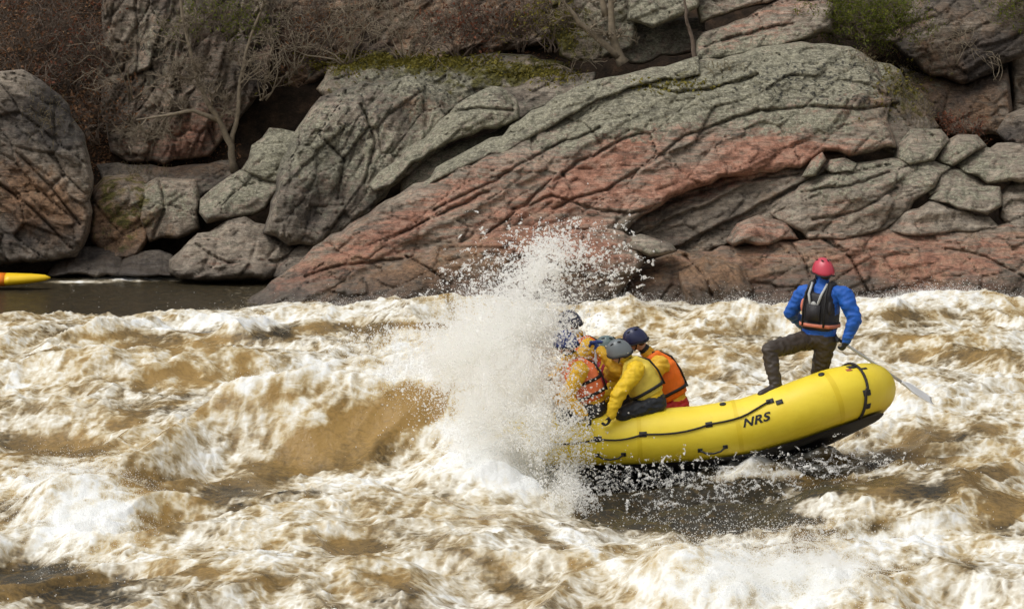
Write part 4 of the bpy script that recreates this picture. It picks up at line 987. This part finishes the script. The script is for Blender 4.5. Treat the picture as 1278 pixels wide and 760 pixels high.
    for i, g in zip(ids[1:], aa[1:]):
        patch(i, g, .075, .055, 'anchor_patch', M_BLK)
    patch(loop_at(xpx(982)), 22, .07, .05, 'anchor_patch', M_BLK)
    for u in (766, 891):                      # carrying handles low on the side
        i = loop_at(xpx(u)); m = MB()
        m.tube([on_tube(i - 2.0, -42, .006), on_tube(i - 1.2, -47, .03), on_tube(i, -49, .036), on_tube(i + 1.2, -47, .03), on_tube(i + 2.0, -42, .006)], .0105, 6); B(m, 'carry_handle', M_BLK)
        for s in (-2.0, 2.0): patch(i + s, -42, .05, .045, 'handle_patch', M_BLK)
    for u in (912, 1040):                      # inflation valves on the shoulder of the tube
        i = loop_at(xpx(u)); c0 = on_tube(i, 58, .0); nn = (c0 - tube_frame(i)[0]).normalized(); m = MB()
        m.tube([c0 - nn * .004, c0 + nn * .008, c0 + nn * .012], [.034, .034, .024], 16); B(m, 'valve', M_BLK)
    # black strap round the stern tube
    i = max((k for k in range(len(LOOP) // 2) if LOOP[k].y < RY + .22), default=20); m = MB()
    ring = [on_tube(i + .9 * math.sin(math.radians(a)), a, .012) for a in range(-70, 150, 8)]
    m.tube(ring, .016, 6); B(m, 'stern_strap', M_ROPE)
    for a in (62, -8, -38): patch(i, a, .07, .06, 'strap_patch', M_BLK)
    # maker's lettering printed on the side
    cu = bpy.data.curves.new('lettering', 'FONT'); cu.body = 'NRS'; cu.size = .118; cu.shear = .35; cu.offset = .004; cu.align_x = 'CENTER'; cu.align_y = 'CENTER'; cu.space_character = 1.08
    to = bpy.data.objects.new('tmp', cu); col.objects.link(to); bpy.context.view_layer.update()
    tm = bpy.data.meshes.new_from_object(to.evaluated_get(bpy.context.evaluated_depsgraph_get())); bpy.data.objects.remove(to)
    bm = bmesh.new(); bm.from_mesh(tm); bmesh.ops.triangulate(bm, faces=bm.faces)
    bmesh.ops.subdivide_edges(bm, edges=bm.edges[:], cuts=2, use_grid_fill=True); bm.to_mesh(tm); bm.free()
    ic = loop_at(xpx(948)); n_ = len(LOOP); step = (LOOP[(int(ic) + 1) % n_] - LOOP[int(ic) % n_]).length
    for v in tm.vertices:
        c_, t_, o_, u_ = tube_frame(ic); q = on_tube(ic + v.co.x * 1.25 / step, 0 + math.degrees(v.co.y * 1.0 / tube_r(c_.x)), .003); v.co = q - base
    tm.materials.clear(); tm.materials.append(M_INK); link('lettering', tm, tube)
    # small red warning label near the stern
    patch(loop_at(xpx(1068)), 52, .05, .04, 'warning_label', plain('faded_red_print', (.42, .12, .05), .5), .002)
    patch(loop_at(xpx(1082)), 50, .07, .03, 'warning_label', M_INK, .002)
    return e
RAFT = build_raft()

def build_paddle(label, grip, end, blade_dir, dark=False):
    g = V3(grip); b = V3(end); ax = (b - g).normalized(); e = link('paddle', None, label=label, cat='paddle'); e.location = g
    L = (b - g).length; side = (Vector(blade_dir) - ax * Vector(blade_dir).dot(ax)).normalized(); nrm = ax.cross(side)
    m = MB(); m.tube([Vector(), ax * (L - .42)], .0155, 10); m.build('shaft', M_SHAFT, e)
    m = MB(); m.capsule(side * -.055, side * .055, .018, .018, 8); m.capsule(ax * -.005, ax * .07, .02, .017, 8); m.build('grip', plain('blue_grip', (.03, .06, .22), .5) if dark else M_BLK, e)
    m = MB(); rings = []
    for t in np.linspace(0, 1, 13):
        w = .018 + .082 * (float(sst(0, .38, np.float64(t)))) * (1 - .45 * max(0, (t - .75) / .25) ** 3); th = .017 * (1 - t) + .004
        c = ax * (L - .46 + .46 * t)
        rings.append([c + side * w * math.cos(a) + nrm * (th * math.sin(a) + .018 * (math.cos(a) ** 2) * t) for a in [2 * math.pi * k / 16 for k in range(16)]])
    m.loft(rings); m.build('blade', M_BLADE, e)
    return e

def build_kayak():
    Yk = 46.6; stern = P(63, 352, Yk); L = 2.9
    e = link('kayak', None, label='yellow and orange kayak drifting on the dark still water', cat='kayak'); e.location = V3(stern)
    my = plain('yellow_kayak_shell', (.80, .52, .012), .3, .05, 4, .02); mo = plain('orange_kayak_shell', (.85, .22, .015), .3, .05, 4, .02)
    def ring(t):
        w = .27 * (math.sin(math.pi * min(max(t, .0), 1)) ** .7) + .01; hgt = .125 * (math.sin(math.pi * t) ** .45) + .012
        zc = .05 * (2 * t - 1) ** 2 + .02; x = -L * t
        return [Vector((x, w * math.cos(a), zc + hgt * (math.sin(a) if math.sin(a) > 0 else .8 * math.sin(a)))) for a in [2 * math.pi * k / 20 for k in range(20)]]
    m = MB(); m.loft([ring(t) for t in np.linspace(0.0, .25, 10)]); m.build('end_section', my, e)
    m = MB(); m.loft([ring(t) for t in np.linspace(.251, 1, 24)]); m.build('hull', mo, e)
    m = MB(); m.tube([Vector((-L * .52 + .42 * math.cos(a), .22 * math.sin(a), .20)) for a in [2 * math.pi * k / 24 for k in range(25)]], .022, 6); m.build('cockpit_rim', M_BLK, e)
    m = MB(); m.ellipsoid((-L * .52, 0, .185), [(.40, 0, 0), (0, .20, 0), (0, 0, .02)]); m.build('spray_deck', M_BLK, e)
    return e
build_kayak()

# ---------------------------------------------------------------- crew
def cloth(name, c, rough=.6, var=.12): return plain(name, c, rough, var, 14, .35, .012, .35)
M_JY = cloth('yellow_drytop', (.76, .50, .02)); M_JY2 = cloth('amber_drytop', (.72, .42, .03)); M_JB = cloth('blue_drytop', (.014, .098, .42))
M_TR = cloth('brown_trousers', (.052, .040, .031), .5); M_SH = cloth('black_shorts', (.018, .02, .024), .5); M_RS = cloth('red_shorts', (.42, .018, .02)); M_DK = cloth('dark_wetsuit', (.03, .03, .035), .45)
M_OR = cloth('orange_vest', (.84, .17, .012)); M_OC = cloth('coral_vest', (.82, .20, .07)); M_CR = cloth('crimson_vest', (.36, .02, .05)); M_YV = cloth('straw_vest', (.66, .50, .07)); M_BV = cloth('charcoal_vest', (.028, .026, .028))
M_SAL = cloth('salmon_panel', (.62, .20, .12)); M_LST = cloth('pale_webbing', (.42, .42, .40)); M_WEB = cloth('black_webbing', (.015, .014, .014), .6)
M_SKIN = plain('skin', (.52, .30, .21), .5, .08, 20, .05); M_GLV = cloth('dark_glove', (.022, .024, .03)); M_GLB = cloth('blue_glove', (.01, .04, .22)); M_BOOT = cloth('wet_boot', (.04, .03, .025), .4); M_HAIR = cloth('brown_hair', (.06, .035, .02), .7)
M_EYE = plain('eye', (.03, .02, .015), .2, .1); M_LIP = plain('lip', (.40, .16, .13), .5, .1)
def shell(name, c): return plain(name, c, .28, .06, 6, .02, .003, .5)
M_HN = shell('navy_helmet', (.022, .026, .075)); M_HB = shell('blue_helmet', (.03, .05, .20)); M_HG = shell('grey_helmet', (.16, .18, .19)); M_HR = shell('red_helmet', (.50, .045, .075)); M_HD = shell('dark_helmet', (.035, .035, .06)); M_HT = shell('teal_grey_helmet', (.14, .20, .20))

def torso_frame(pel, neck, shL, shR):
    z = (neck - pel).normalized(); x = (shR - shL); x = (x - z * x.dot(z)).normalized(); y = z.cross(x)     # y = forward when x points to the person's right... flipped below
    return x, y, z
def sring(c, x, y, a, b, n=24, p=2.6):
    out = []
    for k in range(n):
        t = 2 * math.pi * k / n; cc, ss = math.cos(t), math.sin(t)
        out.append(c + x * a * math.copysign(abs(cc) ** (2 / p), cc) + y * b * math.copysign(abs(ss) ** (2 / p), ss))
    return out

def person(label, J, face, mats, vest=None, helmet=M_HN, hold='curl', seed=1, webbing=M_WEB, size=1.0, vest_extra=None, vsize=1.0):
    """J: joints as (u, v, Y). mats: jacket, legs, hand, boot"""
    J = {k: V3(P(*v)) for k, v in J.items()}
    base = J['pel'].copy(); base.z -= .12; J = {k: v - base for k, v in J.items()}
    e = link('person', None, label=label, cat='person', group='people riding the raft'); e.location = base
    jac, leg, hand, boot = mats
    prim = []; mb = MB()
    def cap(a, b, ra, rb, m): mb.capsule(a, b, ra * size, rb * size, 14); prim.append((a, b, (ra + rb) / 2 * size, m))
    pel, neck, head, sL, sR = J['pel'], J['neck'], J['head'], J['sL'], J['sR']
    x, y, z = torso_frame(pel, neck, sL, sR)
    fwd = Vector(face).normalized()
    if y.dot(fwd) < 0: y = -y
    H = (neck - pel).length
    prof = [(-.16, .12, .09), (-.08, .165, .12), (.05, .178, .13), (.3, .165, .12), (.55, .185, .13), (.8, .20, .13), (.93, .165, .105), (1.02, .08, .075)]
    mb.loft([sring(pel + z * H * t, x, y, a * size, b * size) for t, a, b in prof])
    for t0, t1, m in ((-.1, .06, 1), (.1, .95, 0)): prim.append((pel + z * H * t0, pel + z * H * t1, .16, m))
    cap(neck - z * .03, neck.lerp(head, .45), .068, .06, 5); cap(neck, neck.lerp(head, .7), .056, .054, 3)
    for s in 'LR':
        sh, el, wr = J['s' + s], J['e' + s], J['w' + s]
        cap(sh.lerp(neck, .25), sh, .08, .084, 0); cap(sh, el, .084, .07, 0); cap(el, wr, .07, .048, 0)
        d_ = (wr - el).normalized(); cu = (fwd - d_ * fwd.dot(d_)); cu = cu.normalized() if cu.length > .1 else d_.orthogonal().normalized()
        sd = d_.cross(cu).normalized() * (1 if s == 'L' else -1)
        pc = wr + d_ * .055
        mb.ellipsoid(pc, [sd * .043, cu * .019, d_ * .055]); prim.append((wr + d_ * .02, pc + d_ * .03, .035, 2))
        for k, (o, L) in enumerate(((-.031, .036), (-.0105, .042), (.0105, .040), (.031, .031))):
            a = pc + d_ * .045 + sd * o; b = a + (d_ * .75 + cu * .65).normalized() * L; c = b + (d_ * -.15 + cu).normalized() * L * .8; f = c + (d_ * -.95 + cu * .4).normalized() * L * .55
            for p_, q_, r_ in ((a, b, .0105), (b, c, .0098), (c, f, .0088)): mb.capsule(p_, q_, r_, r_ * .95, 8, 0, 3); prim.append((p_, q_, r_, 2))
        a = pc - d_ * .025 - sd * .032; b = a + (d_ * .5 - sd * .7 + cu * .35).normalized() * .042; c = b + (d_ * .6 + cu * .7 + sd * .2).normalized() * .034
        for p_, q_, r_ in ((a, b, .0125), (b, c, .0105)): mb.capsule(p_, q_, r_, r_ * .92, 8, 0, 3); prim.append((p_, q_, r_, 2))
        hp = pel + x * (.085 if (sR - pel).dot(x) * (1 if s == 'R' else -1) > 0 else -.085) - z * .02
        kn, an, to = J['k' + s], J['a' + s], J['t' + s]
        cap(hp, kn, .108, .08, 1); cap(kn, an, .076, .062, 1 if leg is not M_RS else 3); cap(an + (an - kn).normalized() * .03, to, .052, .042, 4)
        heel = an + (an - kn).normalized() * .05 - (to - an).normalized() * .045; cap(heel, to + (an - kn).normalized() * .02, .04, .036, 4)
    # head: skull, jaw, nose, ears, brow
    up = (head - neck).normalized(); up = (up + Vector((0, 0, .8))).normalized(); hf = (fwd - up * fwd.dot(up)).normalized(); hr = hf.cross(up).normalized()
    mb.ellipsoid(head + up * .02 - hf * .005, [hr * .078, hf * .098, up * .105], 18, 12); prim.append((head, head + up * .05, .09, 3))
    mb.ellipsoid(head - up * .055 + hf * .03, [hr * .058, hf * .062, up * .062], 16, 10); prim.append((head - up * .055 + hf * .03, head - up * .06 + hf * .05, .05, 3))
    mb.capsule(head + hf * .088 + up * .01, head + hf * .108 - up * .022, .009, .015, 8); prim.append((head + hf * .09, head + hf * .108 - up * .02, .012, 3))
    for s in (-1, 1): mb.ellipsoid(head + hr * s * .08 - up * .012 - hf * .01, [hr * .012, hf * .02, up * .03], 10, 6)
    me = remesh(mb, .0125, 2)
    co = np.empty(len(me.vertices) * 3, np.float32); me.vertices.foreach_get('co', co); co = co.reshape(-1, 3).astype(float)
    nm = np.empty(len(me.vertices) * 3, np.float32); me.vertices.foreach_get('normal', nm); nm = nm.reshape(-1, 3)
    def nearest(pts):
        best = np.full(len(pts), 1e9); idx = np.zeros(len(pts), int)
        for (a, b, r, m) in prim:
            a = np.array(a); b = np.array(b); ab = b - a; L = ab @ ab + 1e-9
            t = np.clip((pts - a) @ ab / L, 0, 1); dd = np.linalg.norm(pts - a - t[:, None] * ab, axis=1) - r
            m_ = dd < best; best = np.where(m_, dd, best); idx = np.where(m_, m, idx)
        return idx
    vi = nearest(co); amp = np.where((vi == 0) | (vi == 1), 1.0, 0.0)
    wr_ = fbm3(co * np.array([9., 9., 14.]) + seed * 3.3, 3); rd = 1 - np.abs(n3(co * np.array([12., 12., 20.]) + seed)) * 2
    co = co + nm * (amp * (.017 * wr_ + .012 * rd))[:, None]
    me.vertices.foreach_set('co', co.astype(np.float32).ravel()); me.update()
    for m in (jac, leg, hand, M_SKIN, boot, M_WEB): me.materials.append(m)
    ce = np.empty(len(me.polygons) * 3, np.float32); me.polygons.foreach_get('center', ce)
    me.polygons.foreach_set('material_index', nearest(ce.reshape(-1, 3).astype(float)).astype(np.int32))
    me.polygons.foreach_set('use_smooth', np.full(len(me.polygons), True))
    body = link('body', me, e)
    for s in (-1, 1):
        m = MB(); m.ellipsoid(head + hf * .088 + hr * s * .033 + up * .012, [hr * .012, hf * .010, up * .008], 10, 6); m.build('eye', M_EYE, e)
    m = MB(); m.ellipsoid(head + hf * .090 - up * .062, [hr * .024, hf * .008, up * .007], 10, 6); m.build('mouth', M_LIP, e)
    m = MB(); m.ellipsoid(head - hf * .045 - up * .045, [hr * .07, hf * .05, up * .06], 14, 8); m.build('hair', M_HAIR, e)
    # helmet: shell with a rolled rim, ear drops, chin strap, vents
    hm = MB(); rings = []
    for k in range(10):
        q = k / 9; a = q * math.pi / 2 * .985; rr = 1.06 * math.cos(a) ** .8
        c = head + up * (.005 + .128 * math.sin(a)) - hf * .008
        rings.append([c + hr * .104 * rr * math.cos(t) + hf * .126 * rr * math.sin(t) - up * (.055 * (1 - q) * (max(0, -math.sin(t)) * .9 + abs(math.cos(t)) * .7)) for t in [2 * math.pi * j / 28 for j in range(28)]])
    hm.loft(rings); hel = hm.build('helmet', helmet, e)
    m = MB(); rim = [p + (p - head).normalized() * .003 for p in rings[0]]; m.tube(rim + rim[:1], .0075, 6); m.build('rim', M_WEB, hel)
    for ax_, bx_ in ((-.5, .3), (.5, .3), (-.5, -.35), (.5, -.35), (0, -.6), (0, .55)):
        dd = (up * .8 + hr * ax_ + hf * bx_).normalized()
        ctr = head - hf * .008 + up * (.005 + .128 * max(dd.dot(up), 0)) + hr * .104 * dd.dot(hr) * 1.02 + hf * .126 * dd.dot(hf) * 1.02
        t1 = (hf - dd * hf.dot(dd)).normalized(); t2 = dd.cross(t1)
        m = MB(); m.ellipsoid(ctr, [t1 * .022, t2 * .008, dd * .006], 10, 6); m.build('vent', M_WEB, hel)
    m = MB(); m.tube([head + hr * .098 - up * .03, head + hr * .07 - up * .085 + hf * .03, head - up * .118 + hf * .05, head - hr * .07 - up * .085 + hf * .03, head - hr * .098 - up * .03], .008, 6); m.build('chin_strap', M_WEB, e)
    if vest:
        m = MB(); rings = []
        for t, a, b in ((.16, .175, .135), (.19, .198, .165), (.35, .205, .178), (.6, .208, .185), (.78, .200, .180), (.86, .165, .165), (.88, .14, .14)):
            rings.append(sring(pel + z * H * t, x, y, a * size * vsize, b * size, 28, 3.0))
        m.loft(rings)
        for s in (-1, 1):
            for k in (-1, 1):
                m.capsule(pel + z * H * .82 + x * s * .10 + y * k * .13, pel + z * H * 1.03 + x * s * .10 + y * k * .05, .045, .042, 10)
            m.capsule(pel + z * H * 1.03 + x * s * .10 + y * .05, pel + z * H * 1.03 + x * s * .10 - y * .05, .042, .042, 10)
        vm = remesh(m, .014, 3); vm.materials.append(vest)
        vc = np.empty(len(vm.vertices) * 3, np.float32); vm.vertices.foreach_get('co', vc); vc = vc.reshape(-1, 3).astype(float); vn = np.empty(vc.size, np.float32); vm.vertices.foreach_get('normal', vn)
        vc += vn.reshape(-1, 3) * (.010 * fbm3(vc * 11 + seed, 3))[:, None]; vm.vertices.foreach_set('co', vc.astype(np.float32).ravel()); vm.update()
        vo = link('life_vest', vm, e)
        def belt(t, mat, w=.016, grow_=.006):
            mm = MB(); mm.loft([sring(pel + z * (H * t + dz), x, y, (.205 * vsize + g) * size, (.184 + g) * size, 28, 3.0) for dz, g in ((-w, 0), (-w, grow_ + .006), (w, grow_ + .006), (w, 0))]); mm.build('strap', mat, vo)
        belt(.30, webbing)
        if vest is M_OC: belt(.58, webbing)
        for s in (-1, 1):
            mm = MB(); mm.tube([pel + z * H * .25 + x * s * .12 - y * .188, pel + z * H * .6 + x * s * .12 - y * .196, pel + z * H * .88 + x * s * .115 - y * .17, pel + z * H * 1.05 + x * s * .10 - y * .085, pel + z * H * 1.11 + x * s * .10], .011, 6); mm.build('strap', webbing, vo)
        if vest_extra: vest_extra(vo, pel, x, y, z, H)
    return e

def guide_extra(vo, pel, x, y, z, H):
    m = MB(); m.loft([sring(pel + z * (H * .27 + dz), x, y, .202 , .200, 28, 3.0) for dz in (-.018, .018)]); m.build('strap', M_SAL, vo)
    for s in (-1, 1):
        m = MB(); m.ellipsoid(pel + z * H * .62 + x * s * .15 - y * .125, [x * .03, y * .04, z * .075]); m.build('side_panel', M_SAL if s < 0 else M_BV, vo)
        m = MB(); m.tube([pel + z * H * .62 + x * s * .035 - y * .208, pel + z * H * .86 + x * s * .07 - y * .19, pel + z * H * 1.06 + x * s * .085 - y * .085], .014, 6); m.build('strap', M_LST, vo)
    m = MB(); m.box(pel + z * H * .52 - y * .20, [x * .075, y * .02, z * .085]); m.build('back_pocket', M_BV, vo)
    m = MB(); m.ellipsoid(pel + z * H * .68 - y * .212, [x * .03, y * .008, z * .03]); m.build('emblem', M_LST, vo)

def build_people():
    person('guide in blue jacket and red helmet standing at the stern, back turned', dict(
        pel=(1022, 422, 29.75), neck=(1027, 357, 29.75), head=(1027, 337, 29.75), sL=(1001, 368, 29.87), eL=(987, 390, 29.95), wL=(1002, 405, 30.2), sR=(1054, 368, 29.63), eR=(1067, 399, 29.55), wR=(1057, 423, 29.55),
        kL=(960, 437, 29.40), aL=(968, 480, 29.32), tL=(950, 492, 29.22), kR=(1021, 472, 29.8), aR=(1013, 512, 30.05), tR=(1000, 520, 30.15)), (-.55, .82, -.1), (M_JB, M_TR, M_GLV, M_BOOT), M_BV, M_HR, seed=1, vest_extra=guide_extra, vsize=.9)
    person('paddler in yellow jacket and straw vest with grey helmet on the raft edge', dict(
        pel=(815, 502, 29.32), neck=(787, 453, 29.35), head=(772, 438, 29.3), sL=(794, 463, 29.14), eL=(771, 493, 29.0), wL=(763, 517, 28.98), sR=(784, 459, 29.55), eR=(764, 486, 29.65), wR=(748, 500, 29.55),
        kL=(778, 516, 29.12), aL=(800, 545, 29.55), tL=(782, 552, 29.6), kR=(776, 508, 29.72), aR=(790, 545, 29.85), tR=(772, 552, 29.85)), (-.9, .1, -.35), (M_JY, M_SH, M_GLV, M_BOOT), M_YV, M_HG, seed=2)
    person('paddler in bright orange vest, red shorts and navy helmet', dict(
        pel=(843, 506, 30.25), neck=(814, 446, 30.25), head=(792, 423, 30.2), sL=(825, 456, 30.0), eL=(796, 484, 29.85), wL=(778, 502, 29.9), sR=(810, 451, 30.45), eR=(785, 482, 30.55), wR=(768, 498, 30.45),
        kL=(795, 514, 30.05), aL=(808, 552, 30.1), tL=(790, 556, 30.05), kR=(796, 512, 30.45), aR=(806, 550, 30.5), tR=(788, 554, 30.5)), (-.9, -.05, -.3), (M_JY2, M_RS, M_GLV, M_BOOT), M_OR, M_HN, seed=3, size=1.06)
    person('paddler in coral-orange vest and blue helmet hunched beside the splash', dict(
        pel=(740, 508, 29.3), neck=(717, 453, 29.3), head=(705, 427, 29.25), sL=(724, 463, 29.09), eL=(706, 496, 28.98), wL=(728, 516, 28.95), sR=(712, 458, 29.5), eR=(694, 488, 29.6), wR=(706, 510, 29.5),
        kL=(704, 518, 29.12), aL=(728, 548, 29.55), tL=(710, 553, 29.6), kR=(703, 510, 29.7), aR=(720, 548, 29.85), tR=(702, 553, 29.85)), (-.9, .1, -.3), (M_JY2, M_DK, M_GLV, M_BOOT), M_OC, M_HB, seed=4)
    person('paddler in orange vest and dark helmet farthest into the spray', dict(
        pel=(750, 486, 30.35), neck=(725, 426, 30.35), head=(710, 402, 30.3), sL=(735, 434, 30.12), eL=(716, 464, 30.0), wL=(700, 478, 30.0), sR=(722, 431, 30.55), eR=(704, 458, 30.65), wR=(690, 470, 30.55),
        kL=(706, 496, 30.15), aL=(722, 542, 30.2), tL=(703, 548, 30.2), kR=(706, 492, 30.55), aR=(720, 540, 30.6), tR=(702, 546, 30.6)), (-.9, .0, -.2), (M_JY2, M_DK, M_GLV, M_BOOT), M_OR, M_HD, seed=5)
    person('paddler in crimson vest raising a blue-gloved hand on a paddle grip', dict(
        pel=(772, 512, 29.85), neck=(758, 457, 29.85), head=(757, 434, 29.85), sL=(764, 466, 29.66), eL=(771, 462, 29.42), wL=(750, 438, 29.5), sR=(752, 464, 30.05), eR=(738, 494, 30.05), wR=(745, 505, 29.8),
        kL=(742, 508, 29.72), aL=(752, 550, 29.75), tL=(735, 554, 29.75), kR=(738, 506, 30.1), aR=(748, 548, 30.15), tR=(731, 553, 30.15)), (-.9, .1, -.1), (M_JY2, M_DK, M_GLB, M_BOOT), M_CR, M_HT, seed=6)
    build_paddle('pale paddle trailing in the water behind the raised stern', P(1044, 422, 29.62), P(1163, 502, 30.1), (.1, 1, .25))
    build_paddle('upright paddle held by the crimson-vested paddler', P(744, 427, 29.50), P(741, 575, 29.62), (1, .2, 0), True)
build_people()

# ---------------------------------------------------------------- spray
def spray(name, label, pts, rad):
    me = bpy.data.meshes.new(name); n = len(pts)
    me.vertices.add(n); me.vertices.foreach_set('co', np.asarray(pts, np.float32).ravel())
    at = me.attributes.new('drop', 'FLOAT', 'POINT'); at.data.foreach_set('value', np.asarray(rad, np.float32)); me.materials.append(DROP)
    o = link(name, me, label=label, cat='spray', kind='stuff')
    ng = bpy.data.node_groups.new(name, 'GeometryNodeTree')
    ng.interface.new_socket('Geometry', in_out='INPUT', socket_type='NodeSocketGeometry'); ng.interface.new_socket('Geometry', in_out='OUTPUT', socket_type='NodeSocketGeometry')
    gi = ng.nodes.new('NodeGroupInput'); go = ng.nodes.new('NodeGroupOutput'); mp = ng.nodes.new('GeometryNodeMeshToPoints'); na = ng.nodes.new('GeometryNodeInputNamedAttribute'); sm = ng.nodes.new('GeometryNodeSetMaterial')
    na.data_type = 'FLOAT'; na.inputs['Name'].default_value = 'drop'; sm.inputs['Material'].default_value = DROP
    ng.links.new(gi.outputs[0], mp.inputs['Mesh']); ng.links.new(na.outputs[0], mp.inputs['Radius']); ng.links.new(mp.outputs[0], sm.inputs['Geometry']); ng.links.new(sm.outputs[0], go.inputs[0])
    md = o.modifiers.new('drops', 'NODES'); md.node_group = ng
    return o

def build_spray():
    r = np.random.RandomState(21)
    # (u, v, sigma_u, sigma_v, tilt deg, distance, sigma distance, fine drops, medium drops, large drops)
    JETS = [(640, 430, 40, 34, 25, 29.4, .35, 60000, 8000, 120), (672, 420, 16, 40, 8, 29.2, .25, 40000, 6000, 120), (600, 446, 42, 22, -12, 29.5, .36, 46000, 5500, 60), (675, 355, 13, 24, 14, 29.4, .25, 14000, 3200, 140), (655, 385, 22, 20, 20, 29.4, .28, 20000, 3000, 100),
            (690, 320, 32, 18, 0, 29.6, .3, 400, 480, 120), (640, 352, 40, 16, -35, 29.6, .3, 2500, 1300, 120), (745, 332, 26, 22, 0, 29.5, .3, 200, 260, 80), (560, 446, 44, 13, -10, 29.9, .4, 12000, 1600, 20),
            (632, 505, 46, 40, 25, 28.7, .25, 44000, 7500, 60), (690, 560, 24, 44, -20, 28.55, .20, 26000, 5500, 80), (712, 625, 32, 14, 22, 28.4, .2, 12000, 3400, 80), (704, 450, 14, 44, 0, 28.75, .18, 900, 500, 60), (520, 420, 50, 10, -6, 30.4, .5, 5000, 1000, 20)]
    P_ = []; R_ = []
    for (u, v, su, sv, tl, Y, sY, a, b, c) in JETS:
        for n, lo, hi in ((a, .0016, .0040), (b, .0040, .0085), (c, .0085, .0145)):
            n = int(n * (1.15 if hi < .005 else 2.0))
            x = r.normal(size=n) * su; y = r.normal(size=n) * sv; t = math.radians(tl)
            uu = u + x * math.cos(t) - y * math.sin(t); vv = v + x * math.sin(t) + y * math.cos(t)
            yy = Y + r.normal(size=n) * sY
            w = P(uu, vv, yy)
            dens = fbm3(w * np.array([2.6, 2.6, 1.7]) + 5, 3) * 1.3 + .55 * n3(w * np.array([9., 9., 5.]))
            keep = r.uniform(size=n) < np.clip(.48 + 3.0 * dens, .02, 1)
            if hi < .005:    # the fine veil stays off the paddlers
                keep &= ~((uu > np.where(vv < 520, 690, 734) + 10 * np.sin(vv * .21)) & (r.uniform(size=n) < .93))
            P_.append(w[keep]); R_.append(r.uniform(lo, hi, keep.sum()) * np.exp(r.normal(size=keep.sum()) * .32))
    P_ = np.concatenate(P_); R_ = np.concatenate(R_); ok = P_[:, 2] > -.2
    spray('splash_plume', 'tall white splash bursting over the bow of the raft', P_[ok], R_[ok])
    def strands(name, label, spots, seed, n, lo, hi, reach):
        rr = np.random.RandomState(seed); pts = []; rad = []
        w = np.array([q[-1] for q in spots], float); w /= w.sum()
        for k in rr.choice(len(spots), n, p=w):
            u, v, su, sv, Y, sY, _ = spots[k]
            o = P(u + rr.normal() * su, v + rr.normal() * sv, Y + rr.normal() * sY); L = reach * rr.uniform(.25, 1.0); m = rr.randint(10, 34)
            vel = np.array([rr.normal() * .8, rr.normal() * .4, rr.uniform(-.2, 1.2)]); vel /= np.linalg.norm(vel) + 1e-6
            t = np.sort(rr.uniform(0, 1, m)); c = o + vel * L * t[:, None] + np.array([0, 0, -.45 * L]) * (t ** 2)[:, None] + rr.normal(size=(m, 3)) * .006
            pts.append(c); rad.append(rr.uniform(lo, hi, m) * (1.15 - .8 * t) * rr.choice([.5, .8, 1.0, 1.3]))
        spray(name, label, np.concatenate(pts), np.concatenate(rad))
    strands('splash_strands', 'torn strings of water around the edge of the splash', [(690, 320, 45, 22, 29.5, .3, 3), (640, 350, 45, 18, 29.6, .3, 2), (600, 390, 45, 18, 29.7, .3, 2), (712, 450, 12, 55, 28.8, .2, 1.3), (742, 335, 30, 26, 29.5, .3, 1), (725, 620, 25, 22, 28.6, .2, 2), (560, 420, 50, 16, 30.0, .4, 1.5)], 41, 900, .0025, .0075, .22)
    strands('raft_wash_strands', 'torn strings of water thrown up beside the raft hull', [(950, 590, 80, 12, 28.6, .25, 3), (860, 600, 40, 18, 28.5, .25, 2), (880, 650, 60, 25, 27.8, .4, 3), (780, 605, 30, 12, 28.6, .2, 1.5), (1060, 575, 40, 10, 28.9, .3, 1.5), (960, 690, 60, 18, 26.6, .4, 3)], 42, 850, .0025, .0075, .20)
    # drops thrown off the broken water
    X, Y, Z, Fm, Uz, Vz = [a.ravel() for a in RIV]
    vis = (Uz > -30) & (Uz < 1310) & (Vz < 790) & (Vz > 350)
    def loose(name, label, weight, n, hmean, lo, hi, seed):
        rr = np.random.RandomState(seed); w = np.where(vis, weight, 0.0); cs = np.cumsum(w); idx = np.searchsorted(cs, rr.uniform(0, cs[-1], n)); idx = np.minimum(idx, len(X) - 1)
        p = np.stack([X[idx], Y[idx], Z[idx]], -1); h = rr.exponential(hmean, n); p[:, 2] += h + .004; p[:, 0] += rr.normal(size=n) * (.02 + .35 * h); p[:, 1] += rr.normal(size=n) * (.02 + .35 * h)
        spray(name, label, p, rr.uniform(lo, hi, n) * rr.uniform(.6, 1.1, n))
    def g(u, v, su, sv): return np.exp(-((Uz - u) / su) ** 2 - ((Vz - v) / sv) ** 2)
    crest = sst(.8, 1.05, Fm) * sst(.05, .45, Z)
    loose('crest_spray', 'fine white drops flying off the wave crests', crest, 50000, .03, .0015, .005, 31)
    loose('raft_wash', 'white flecks of water thrown up beside the raft', .02 + g(960, 585, 110, 22) + .9 * g(880, 640, 90, 40) + .7 * g(800, 600, 50, 25) + .5 * g(1060, 560, 60, 20), 5000, .05, .002, .007, 32)
    loose('foreground_splash', 'low white splash breaking in front of the raft', g(945, 728, 85, 24) + .3 * g(1020, 700, 60, 30), 34000, .055, .0015, .005, 33)
    loose('boil_spray', 'drops over the white boil near the dark eddy', g(100, 640, 60, 40), 16000, .04, .0015, .005, 34)
    loose('shore_spray', 'drops where the river breaks against the rocks', g(1190, 372, 90, 8) + .7 * g(540, 388, 130, 8) + .5 * g(900, 378, 200, 6), 22000, .05, .002, .006, 35)
build_spray()
